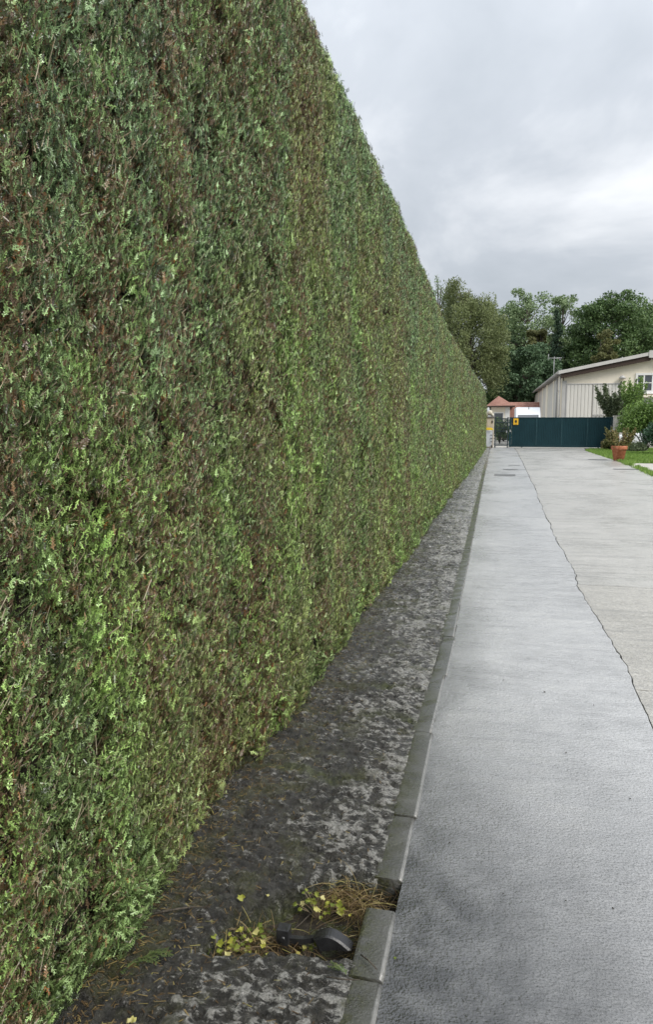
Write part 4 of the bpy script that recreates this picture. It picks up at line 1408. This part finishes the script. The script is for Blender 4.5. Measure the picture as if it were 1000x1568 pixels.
# ------------------------------------------------------------------ van behind the gate
def van():
    Y = 53.2
    a, b = at(791, 640, Y), at(830.5, 640, Y)
    W = b.x - a.x; zt = at(810, 622, Y).z
    r = empty('van', ((a.x + b.x) / 2, Y, -0.03))
    tag(r, 'white high-roofed van parked nose-on behind the sliding gate', 'van')
    h = W / 2
    prof = [(0.0, 0.35), (0.0, 0.95), (0.25, 1.12), (0.75, 1.28), (1.45, zt - 0.52), (1.75, zt - 0.16), (2.2, zt), (5.2, zt), (5.35, zt - 0.1), (5.4, 0.4)]
    vs, fs = [], []
    sec = [(-1.0, 0.0), (-0.93, 1.0), (0.93, 1.0), (1.0, 0.0)]
    n = len(prof)
    for s, k in ((-1.0, 0), (-0.94, 1), (0.94, 1), (1.0, 0)):
        for (py, pz) in prof:
            vs.append((s * h, py + (0.0 if k else 0.06), pz - (0.0 if k else 0.07 * (pz > 0.9))))
    for j in range(3):
        for i in range(n - 1):
            fs.append((j * n + i, (j + 1) * n + i, (j + 1) * n + i + 1, j * n + i + 1))
    fs += [tuple(range(n)), tuple(range(3 * n, 4 * n))[::-1], (0, n, 2 * n, 3 * n)[::-1], (n - 1, 2 * n - 1, 3 * n - 1, 4 * n - 1)]
    MB().add(vs, fs).build('body', M['van'], r)
    ws = MB().add([(-h * 0.86, 0.78, 1.33), (h * 0.86, 0.78, 1.33), (h * 0.82, 1.42, zt - 0.56), (-h * 0.82, 1.42, zt - 0.56),
                   (-h * 0.86, 0.74, 1.345), (h * 0.86, 0.74, 1.345), (h * 0.82, 1.38, zt - 0.545), (-h * 0.82, 1.38, zt - 0.545)],
                  [(4, 5, 6, 7), (0, 3, 2, 1), (0, 1, 5, 4), (1, 2, 6, 5), (2, 3, 7, 6), (3, 0, 4, 7)])
    w_ = ws.build('windscreen', M['glass'], r)
    for s in (-1, 1):
        MB().tube([(s * (h - 0.2), 1.0, 0.34), (s * h * 0.99, 1.0, 0.34)], 0.34, 20).build('wheel', M['rubber'], r)
        MB().tube([(s * (h - 0.2), 4.3, 0.34), (s * h * 0.99, 4.3, 0.34)], 0.34, 20).build('wheel', M['rubber'], r)
        MB().bbox(s * h * 0.72 - 0.15, s * h * 0.72 + 0.15, -0.02, 0.06, 0.72, 0.93, 0.02).build('headlight', M['lamp'], r)
        MB().bbox(s * (h + 0.1) - 0.08, s * (h + 0.1) + 0.08, 0.85, 0.95, 1.3, 1.62, 0.02).build('mirror', M['rubber'], r)
    MB().bbox(-h * 0.96, h * 0.96, -0.06, 0.04, 0.3, 0.62, 0.02).build('bumper', M['rubber'], r)
    MB().box(-h * 0.45, h * 0.45, -0.012, 0.0, 0.72, 0.9).build('grille', M['black'], r)
    MB().tube([(0.05, 1.75, zt - 0.18), (0.05, 2.0, zt + 0.06)], 0.02, 6).build('aerial', M['rubber'], r)


van()


# ------------------------------------------------------------------ white car half hidden by the shrubs
def car():
    Y = GY + 1.2
    a, b = at(938, 680, Y), at(1003, 680, Y)
    zt = at(970, 664, Y).z
    r = empty('parked_car', (a.x, Y, -0.03))
    tag(r, 'white car behind the shrubs, only its rounded bonnet showing', 'car')
    prof = [(0.0, 0.35), (0.0, 0.62), (0.12, zt - 0.18), (0.5, zt - 0.06), (1.2, zt), (1.55, zt + 0.06), (2.2, zt + 0.55), (3.4, zt + 0.6), (4.0, zt + 0.2), (4.2, zt), (4.25, 0.4)]
    n = len(prof); vs, fs = [], []
    for y_, k in ((0.0, 0), (0.12, 1), (1.58, 1), (1.7, 0)):
        for (px, pz) in prof:
            vs.append((px, y_ + (0 if pz < zt + 0.1 else (0.2 if y_ < 0.8 else -0.2)), pz - (0 if k else 0.08 * (pz > 0.5))))
    for j in range(3):
        for i in range(n - 1):
            fs.append((j * n + i, (j + 1) * n + i, (j + 1) * n + i + 1, j * n + i + 1))
    fs += [tuple(range(n)), tuple(range(3 * n, 4 * n))[::-1]]
    mb = MB().add(vs, fs, True); mb.sm[-1] = mb.sm[-2] = False
    mb.build('body', M['van'], r)
    MB().add([(1.75, -0.005, zt + 0.05), (3.8, -0.005, zt + 0.05), (3.4, 0.19, zt + 0.47), (2.25, 0.19, zt + 0.47)], [(0, 1, 2, 3)]).build('side_window', M['glass'], r)
    for x in (0.8, 3.4):
        for yy in (-0.01, 1.51):
            w_ = MB().tube([(x, yy, 0.32), (x, yy + 0.2, 0.32)], 0.32, 20).build('wheel', M['rubber'], r)
            MB().tube([(x, yy - 0.012, 0.32), (x, yy - 0.002, 0.32)], 0.2, 14).build('rim', M['metal'], w_)
    for yy in (0.2, 1.5):
        MB().bbox(-0.03, 0.1, yy - 0.14, yy + 0.14, 0.62, 0.78, 0.02).build('headlight', M['lamp'], r)


car()

# ------------------------------------------------------------------ garden on the right
turf_poly = [(5.02, 30.6), (5.10, 36), (5.12, 43.8), (5.7, 46.6), (8.2, 47.6), (14, 47.8), (14, 31.6), (6.1, 30.9)]
tb = MB().add([(x, y, -0.008) for x, y in turf_poly], [list(range(len(turf_poly)))]).build('lawn_bed', M['turf'])
tb['kind'] = 'structure'
pslab = MB().bbox(4.95, 9.0, 25.4, 30.75, -0.09, -0.004, 0.01).build('garden_path', M['path']); pslab['kind'] = 'structure'
sheet('garden_soil', 4.4, 20.0, -6.0, 25.3, -0.05, M['turf'])


def grass():
    rg = np.random.default_rng(8)
    pts = []
    poly = [(p[0], p[1]) for p in turf_poly]
    x = rg.uniform(4.9, 12, 60000); y = rg.uniform(30.4, 47.8, 60000)
    k = poly_sd(x, y, poly) < 0.05 + (fbm(x * 3, y * 3, 9) - 0.5) * 0.3
    A = np.stack([x[k], y[k]], -1)
    # ragged weeds along the slab edge
    ye = rg.uniform(23.0, 31.5, 2600)
    ye = ye[fbm(ye * 1.3, ye * 0, 15) > 0.40]
    xe = rex(ye) + rg.normal(0.06, 0.07, len(ye))
    A = np.concatenate([A, np.stack([xe, ye], -1)])
    n = len(A)
    h = 0.05 + 0.09 * fbm(A[:, 0] * 2, A[:, 1] * 2, 61) * rg.uniform(0.5, 1.3, n)
    q = rg.uniform(0, 6.28, n); w = 0.010
    s = np.stack([np.cos(q), np.sin(q), 0 * q], -1) * w
    b = np.concatenate([A, np.full((n, 1), -0.02)], 1)
    tip = b + np.stack([rg.normal(0, 0.03, n), rg.normal(0, 0.03, n), h + 0.02], -1)
    V = np.stack([b - s, b + s, tip + s * 0.3, tip - s * 0.3], 1).reshape(-1, 3)
    o = np_obj('lawn_grass', V, np.arange(4 * n).reshape(-1, 4), G_GRASS, None, {'rnd': np.repeat(np.clip(rg.normal(0.5, 0.22, n), 0, 1), 4)})
    tag(o, 'short bright green lawn grass around the terracotta pot and slab edge', 'grass', kind='stuff')


grass()


def pot():
    bx, by = gp(948, 705.5)
    r = empty('plant_pot', (bx, by, 0)); tag(r, 'terracotta pot with rolled rim at the corner of the lawn', 'plant pot')
    R = 21.5 / F * by * 0.5
    H = 0.62
    MB().lathe([(0.0, 0.02), (R * 0.60, 0.0), (R * 0.66, 0.02), (R * 0.90, H * 0.72), (R * 0.93, H * 0.735)], 28).build('bowl', M['terracotta'], r)
    MB().lathe([(R * 0.92, H * 0.73), (R * 1.0, H * 0.74), (R * 1.04, H * 0.80), (R * 1.04, H * 0.95), (R * 1.0, H), (R * 0.92, H), (R * 0.90, H * 0.9), (0.0, H * 0.9)], 28).build('rim', M['terracotta'], r)
    MB().lathe([(0.0, 0.01), (R * 0.88, 0.0)], 24, (0, 0, H * 0.915)).build('soil', M['soil'], r)
    s = shrub('potted_plant', 'yellowing flowering plant growing in the terracotta pot', (bx, by, H * 0.9), 0.85, 0.62, G_FLOWER, 31, 2600, 0.085, 22, 'plant', 'upright', rnd_mu=0.55)


pot()
gnd = lambda px, Y: (at(px, 690, Y).x, Y, -0.02)
shrub('upright_shrub', 'dark upright feathery shrub against the cladding doors', gnd(938, GY + 2.0), 4.35, 1.35, G_PLUM, 41, 7000, 0.14, 17, shape='fan', group='garden shrubs')
shrub('upright_shrub', 'lighter feathery shrub rising in front of the warehouse window', gnd(966, GY - 0.6), 4.5, 1.1, G_BUSH, 42, 5000, 0.13, 18, shape='fan', group='garden shrubs')
shrub('leafy_shrub', 'broad bright green shrub at the right edge', gnd(990, GY - 4.5), 3.5, 1.75, G_BUSH, 43, 11000, 0.12, 26, group='garden shrubs', zmin=1.05)
shrub('leafy_shrub', 'yellowish green shrub behind the potted plant and white post', gnd(962, GY - 1.0), 2.6, 0.85, G_BUSH, 44, 4600, 0.11, 16, group='garden shrubs', rnd_mu=0.3, zmin=1.1)
shrub('laurel', 'dark glossy laurel below the bright shrub at the right edge', gnd(1010, GY - 9.5), 1.75, 1.05, G_LAUREL, 45, 6000, 0.11, 22, group='garden shrubs')
shrub('leafy_shrub', 'low flowering clump left of the pot, beside the wooden block', gnd(936, GY - 4.0), 0.85, 0.62, G_FLOWER, 46, 2000, 0.09, 14, group='garden shrubs', rnd_mu=0.35)
shrub('leafy_shrub', 'low dull green clump in front of the white car', gnd(972, GY - 6.0), 0.40, 0.85, G_PLUM, 47, 2200, 0.09, 14, group='garden shrubs')
shrub('leafy_shrub', 'dark green bush just behind the pedestrian gate', gnd(765, 58), 2.3, 1.1, G_OAK, 48, 2600, 0.13, 14, group='garden shrubs')
shrub('leafy_shrub', 'dark clipped bush seen through the gate bars', gnd(771, 66), 1.3, 0.9, G_OAK, 49, 2000, 0.13, 12, group='garden shrubs')


# ------------------------------------------------------------------ gate catch in the pit, weeds and litter
def gate_catch():
    cx, cy = gp(440, 1448, -0.045)
    r = empty('gate_catch', (cx - 0.008, cy, -0.078)); tag(r, 'black iron tilting gate catch lying in the weedy pit', 'gate catch')
    MB().bbox(-0.022, 0.018, -0.022, 0.014, 0.0, 0.098, 0.003).build('post', M['iron'], r)
    MB().bbox(-0.05, 0.05, -0.045, 0.045, -0.01, 0.008, 0.003).build('base_plate', M['iron'], r)
    MB().tube([(0, -0.029, 0.070), (0, 0.02, 0.070)], 0.008, 12).build('pivot_pin', M['iron'], r)
    # slim arm rising to a curved half-moon head
    MB().extrude([(0.018, 0.046), (0.06, 0.052), (0.105, 0.068), (0.105, 0.084), (0.06, 0.070), (0.018, 0.066)], 'y', -0.010, 0.006).build('arm', M['iron'], r)
    up = [(0.094 + 0.118 * t, 0.066 + 0.036 * math.sin(math.pi * min(1.0, 0.12 + 0.88 * t) ** 0.9)) for t in np.linspace(0, 1, 14)]
    lo = [(0.212 - 0.100 * t, 0.062 - 0.016 * t + 0.006 * math.sin(math.pi * t)) for t in np.linspace(0.05, 1, 9)]
    n = len(up) + len(lo); ring = up + lo
    vs, fs = [], []
    for yy, k in ((-0.024, 0.86), (-0.018, 1.0), (0.016, 1.0), (0.022, 0.86)):
        for (x, z) in ring: vs.append((0.152 + (x - 0.152) * k, yy, 0.070 + (z - 0.070) * k))
    for a in range(3):
        for q in range(n): fs.append((a * n + q, a * n + (q + 1) % n, (a + 1) * n + (q + 1) % n, (a + 1) * n + q))
    fs += [tuple(range(n))[::-1], tuple(range(3 * n, 4 * n))]
    MB().add(vs, fs).build('head', M['iron'], r)


gate_catch()


def round_leaf(C, d, n, s, lobes=5):
    """small lobed leaf as a fan"""
    S = np.cross(n, d)
    pts = [C]
    for k in range(11):
        q = -math.pi * 0.86 + 1.72 * math.pi * k / 10
        rr = s * (0.82 + 0.22 * math.cos(q * lobes))
        pts.append(C + d * s * 0.35 + (d * math.cos(q) + S * math.sin(q)) * rr * 0.62 + n * rr * 0.18 * math.sin(q * 2))
    return pts, [(0, k, k + 1) for k in range(1, 11)]


def weed(label, px, py, n, spread, h, seed, size=0.018, group='weeds in the pit'):
    rg = np.random.default_rng(seed)
    x, y = gp(px, py, -0.03)
    r = empty('weed', (x, y, -0.07)); tag(r, label, 'weed', group)
    V, Fc, RN, st = [], [], [], MB()
    for k in range(n):
        tip = np.array([rg.normal(0, spread[0]), rg.normal(0, spread[1]), rg.uniform(0.4, 1) * h])
        st.tube([(tip[0] * 0.3, tip[1] * 0.3, 0), tip * np.array([0.6, 0.6, 0.6]), tip], [0.0014, 0.0012, 0.0009], 4, caps=False)
        d = unit(np.array([tip[0], tip[1], 0]) + rg.normal(0, 0.03, 3))
        nn = unit(np.array([0, -0.25, 1]) + rg.normal(0, 0.4, 3))
        d = unit(d - nn * d.dot(nn))
        p, f = round_leaf(tip, d, nn, size * rg.uniform(0.6, 1.3))
        b = len(V); V += p; Fc += [tuple(b + i for i in q) for q in f]; RN += [rg.random()] * len(p)
    st.build('stems', M['stick'], r)
    np_obj('leaves', np.array(V), np.array(Fc), G_WEED, r, {'rnd': RN})


weed('yellow-green weed at the left end of the pit', 330, 1452, 44, (0.045, 0.022), 0.075, 61)
weed('leafy yellow weed in the pit left of the iron catch', 385, 1440, 26, (0.04, 0.022), 0.07, 62)
weed('yellow weed behind the iron head, at the back of the pit', 492, 1388, 34, (0.045, 0.02), 0.075, 63)
weed('small green weed under the iron arm', 470, 1448, 6, (0.022, 0.012), 0.05, 64, 0.014)


def dry_grass(label, px, py, n, sx, sy, seed, L=0.13):
    rg = np.random.default_rng(seed)
    x, y = gp(px, py, -0.03)
    V, Fq, RN = [], [], []
    for k in range(n):
        p = np.array([rg.normal(0, sx), rg.normal(0, sy), rg.uniform(-0.02, 0.02)])
        d = unit(np.array([rg.normal(0, 1), rg.normal(0, 0.7), rg.uniform(0.0, 0.42)]))
        l = L * rg.uniform(0.4, 1.2)
        v, f = strip(p, d, unit(rg.normal(0, 1, 3)), l, 0.0022, 0.0010, rg.uniform(0.2, 0.9), 4)
        b = len(V); V += v; Fq += [tuple(b + i for i in q) for q in f]; RN += [rg.random()] * len(v)
    V = np.array(V) + np.array([x, y, -0.032])
    V[:, 2] = np.maximum(V[:, 2], -0.07)
    o = np_obj('dry_grass', V, np.array(Fq), G_STRAW, None, {'rnd': RN})
    tag(o, label, 'grass', kind='stuff')


dry_grass('tangle of wet straw grass in the kerb gap behind the iron head', 540, 1378, 420, 0.065, 0.035, 71)
dry_grass('straw grass stems lying in the left half of the pit', 395, 1440, 200, 0.07, 0.03, 72)
dry_grass('dead grass along the kerb below the pit', 556, 1440, 140, 0.022, 0.05, 73, 0.08)


def loose_leaf(px, py, s, seed, label, rnd=0.6, mat=None, name='fallen_leaf', cat='leaf', group='fallen leaves'):
    rg = np.random.default_rng(seed)
    x, y = gp(px, py, 0.02)
    zz = 0.006 if x > krx(y) else float(verge_height(np.array([x]), np.array([y]))[0][0]) + 0.012
    if krx(y) - KW < x <= krx(y): zz = 0.024
    x, y = gp(px, py, zz)
    q = rg.uniform(0, 6.28)
    n = unit(np.array([rg.normal(0, 0.15), rg.normal(0, 0.15) - 0.15, 1.0]))
    d = unit(np.array([math.cos(q), math.sin(q), 0.0])); d = unit(d - n * d.dot(n))
    p, f = round_leaf(np.zeros(3), d, n, s)
    o = np_obj(name, np.array(p), np.array(f), mat or G_WEED, None, {'rnd': [rnd] * len(p)})
    o.location = (x, y, zz)
    tag(o, label, cat, group)


loose_leaf(372, 1376, 0.024, 81, 'yellow-green leaf lying on the verge above the pit', 0.6)
loose_leaf(408, 1370, 0.011, 82, 'small yellow leaf right of the larger leaf above the pit', 0.95)
loose_leaf(606, 1468, 0.009, 83, 'tiny green leaf on the wet kerb edge near the bottom', 0.1)
loose_leaf(205, 1558, 0.018, 84, 'yellow leaf on the verge at the bottom edge', 0.9)
loose_leaf(195, 1566, 0.014, 88, 'cream leaf scrap at the very bottom of the verge', 1.0)
SCRAP = ['dark scrap in mid lane below the hairline cross crack', 'longest dark scrap in the lane just above the cross crack', 'left one of the scraps beside the kerb above the cross crack',
         'tiny scrap lying left on the hairline cross crack', 'scrap close to the long crack above the cross crack', 'scrap in mid lane in the lower quarter of the picture',
         'scrap at the right edge below the long crack', 'right one of the low pair of scraps on the lane', 'left one of the low scraps on the lane', 'scrap in the damp margin beside the kerb']
for i, (px, py) in enumerate([(868, 1153), (835, 1060), (772, 1041), (782, 1086), (910, 1080), (868, 1379), (966, 1222), (940, 1390), (770, 1368), (690, 1290)]):
    loose_leaf(px, py, [0.009, 0.012, 0.008, 0.007, 0.008, 0.008, 0.007, 0.007, 0.006, 0.007][i], 90 + i, SCRAP[i], 0.0, M['soil'], 'leaf_scrap', 'leaf', 'leaf scraps on the lane')


def sprig(px, py, L, ang, seed, label):
    rg = np.random.default_rng(seed)
    x, y = gp(px, py, 0.03)
    z = float(verge_height(np.array([x]), np.array([y]))[0][0]) + 0.014
    D = np.array([math.cos(ang), math.sin(ang), 0.12]); D = unit(D)
    N = unit(np.array([-0.1 * D[0], -0.1 * D[1], 1.0]))
    v, f = [], []
    for k in range(3):
        a = ang + (k - 1) * 0.45
        Dk = unit(np.array([math.cos(a), math.sin(a), 0.15 + 0.1 * rg.random()]))
        vv, ff = spray(rg, np.array([0, 0, 0.0]) + D * 0.01 * k, Dk, N, L * (1 - 0.2 * abs(k - 1)))
        b = len(v); v += vv; f += [tuple(b + i for i in q) for q in ff]
    o = np_obj('thuja_sprig', np.array(v), np.array(f), G_SPRIG, None, {'rnd': np.repeat(rg.random(len(v) // 2 + 1), 2)[:len(v)]})
    o.location = (x, y, z)
    tag(o, label, 'sprig', 'cut sprigs on the verge')


sprig(212, 1468, 0.085, 0.25, 101, 'pale green cut thuja sprig lying at the foot of the hedge')
sprig(182, 1478, 0.07, 0.7, 102, 'second cut thuja sprig tucked under the hedge foot')
sprig(530, 1490, 0.05, 2.6, 103, 'small dry cut sprig near the kerb below the pit')
sprig(372, 1436, 0.06, 0.3, 104, 'cut thuja sprig fallen among the pit weeds')


def twig(pts, rad, label):
    P = []
    for (px, py, dz) in pts:
        x, y = gp(px, py, 0.03)
        z = float(verge_height(np.array([x]), np.array([y]))[0][0]) if x < krx(y) - KW else 0.02
        P.append((x, y, z + dz))
    b = Vector(P[0])
    o = MB().tube([Vector(p) - b for p in P], [rad, rad, rad * 0.7, rad * 0.4][:len(P)], 6).build('twig', M['bark'], None, b)
    tag(o, label, 'twig', 'twigs on the ground')


twig([(232, 1396, 0.012), (262, 1394, 0.016), (295, 1392, 0.014), (322, 1389, 0.01)], 0.0035, 'dark bent twig lying by the hedge foot above the pit')
twig([(500, 1497, 0.012), (530, 1501, 0.012), (552, 1500, 0.01)], 0.0022, 'thin twig on the verge below the pit')
twig([(553, 1460, 0.006), (565, 1470, 0.008), (577, 1482, 0.006)], 0.0024, 'short dark twig lying across the kerb stone')
twig([(478, 1365, 0.03), (462, 1375, 0.02), (440, 1388, 0.01)], 0.0018, 'thin pale stalk leaning at the back of the pit')


def top_sprig(px, py, seed, label):
    """shoot that escaped the shears on the hedge top"""
    d = ray(px, py)
    for Y in np.linspace(2, 40, 2000):
        if d[0] * Y / d[1] <= hx(Y) - 0.14: break
    z = float(hz(Y)) - 0.03
    rg = np.random.default_rng(seed)
    v, f = [], []
    for k in range(5):
        Dk = unit(np.array([rg.normal(0.2, 0.3), rg.normal(0.1, 0.3), 1.0]))
        vv, ff = spray(rg, np.array([rg.normal(0, 0.003), rg.normal(0, 0.003), 0.0]), Dk, unit(np.cross(Dk, rg.normal(0, 1, 3))), rg.uniform(0.07, 0.15) * (1.0 if seed == 111 else 0.55))
        b = len(v); v += vv; f += [tuple(b + i for i in q) for q in ff]
    o = np_obj('shoot', np.array(v), np.array(f), G_SPRIG, hedge, {'rnd': [0.2] * len(v)})
    o.location = (float(face_x(Y, z)) - 0.04, Y, z)


top_sprig(548, 138, 111, '')
for k_, (a_, b_) in enumerate([(584, 232), (505, 52), (528, 98), (566, 184), (617, 312), (633, 352), (661, 428)]):
    top_sprig(a_, b_, 112 + k_, '')


def hedge_litter():
    """clippings and needles swept against the foot of the hedge"""
    rg = np.random.default_rng(140)
    n = 5200
    y = 1.2 + 11 * rg.random(n) ** 1.7
    x = hx(y) - 0.06 + np.abs(rg.normal(0, 0.15, n))
    far = rg.random(n) < 0.12
    x = np.where(far, rg.uniform(hx(y), krx(y) - KW, n), x)
    k = (x < krx(y) - KW) & (poly_sd(x, y, PIT) > 0.0)
    x, y = x[k], y[k]; n = len(x)
    z = verge_height(x, y)[0] + 0.004
    q = rg.uniform(0, 6.28, n); L = rg.uniform(0.006, 0.032, n); w = rg.uniform(0.001, 0.0024, n)
    d = np.stack([np.cos(q), np.sin(q), rg.normal(0, 0.12, n)], -1) * (L / 2)[:, None]
    p = np.stack([-np.sin(q), np.cos(q), 0 * q], -1) * w[:, None]
    c = np.stack([x, y, z], -1)
    V = np.stack([c - d - p, c - d + p, c + d + p * 0.5, c + d - p * 0.5], 1).reshape(-1, 3)
    o = np_obj('hedge_litter', V, np.arange(4 * n).reshape(-1, 4), G_STRAW, None, {'rnd': np.repeat(rg.random(n), 4)})
    tag(o, 'brown clippings and needles scattered along the foot of the hedge', 'litter', kind='stuff')


hedge_litter()
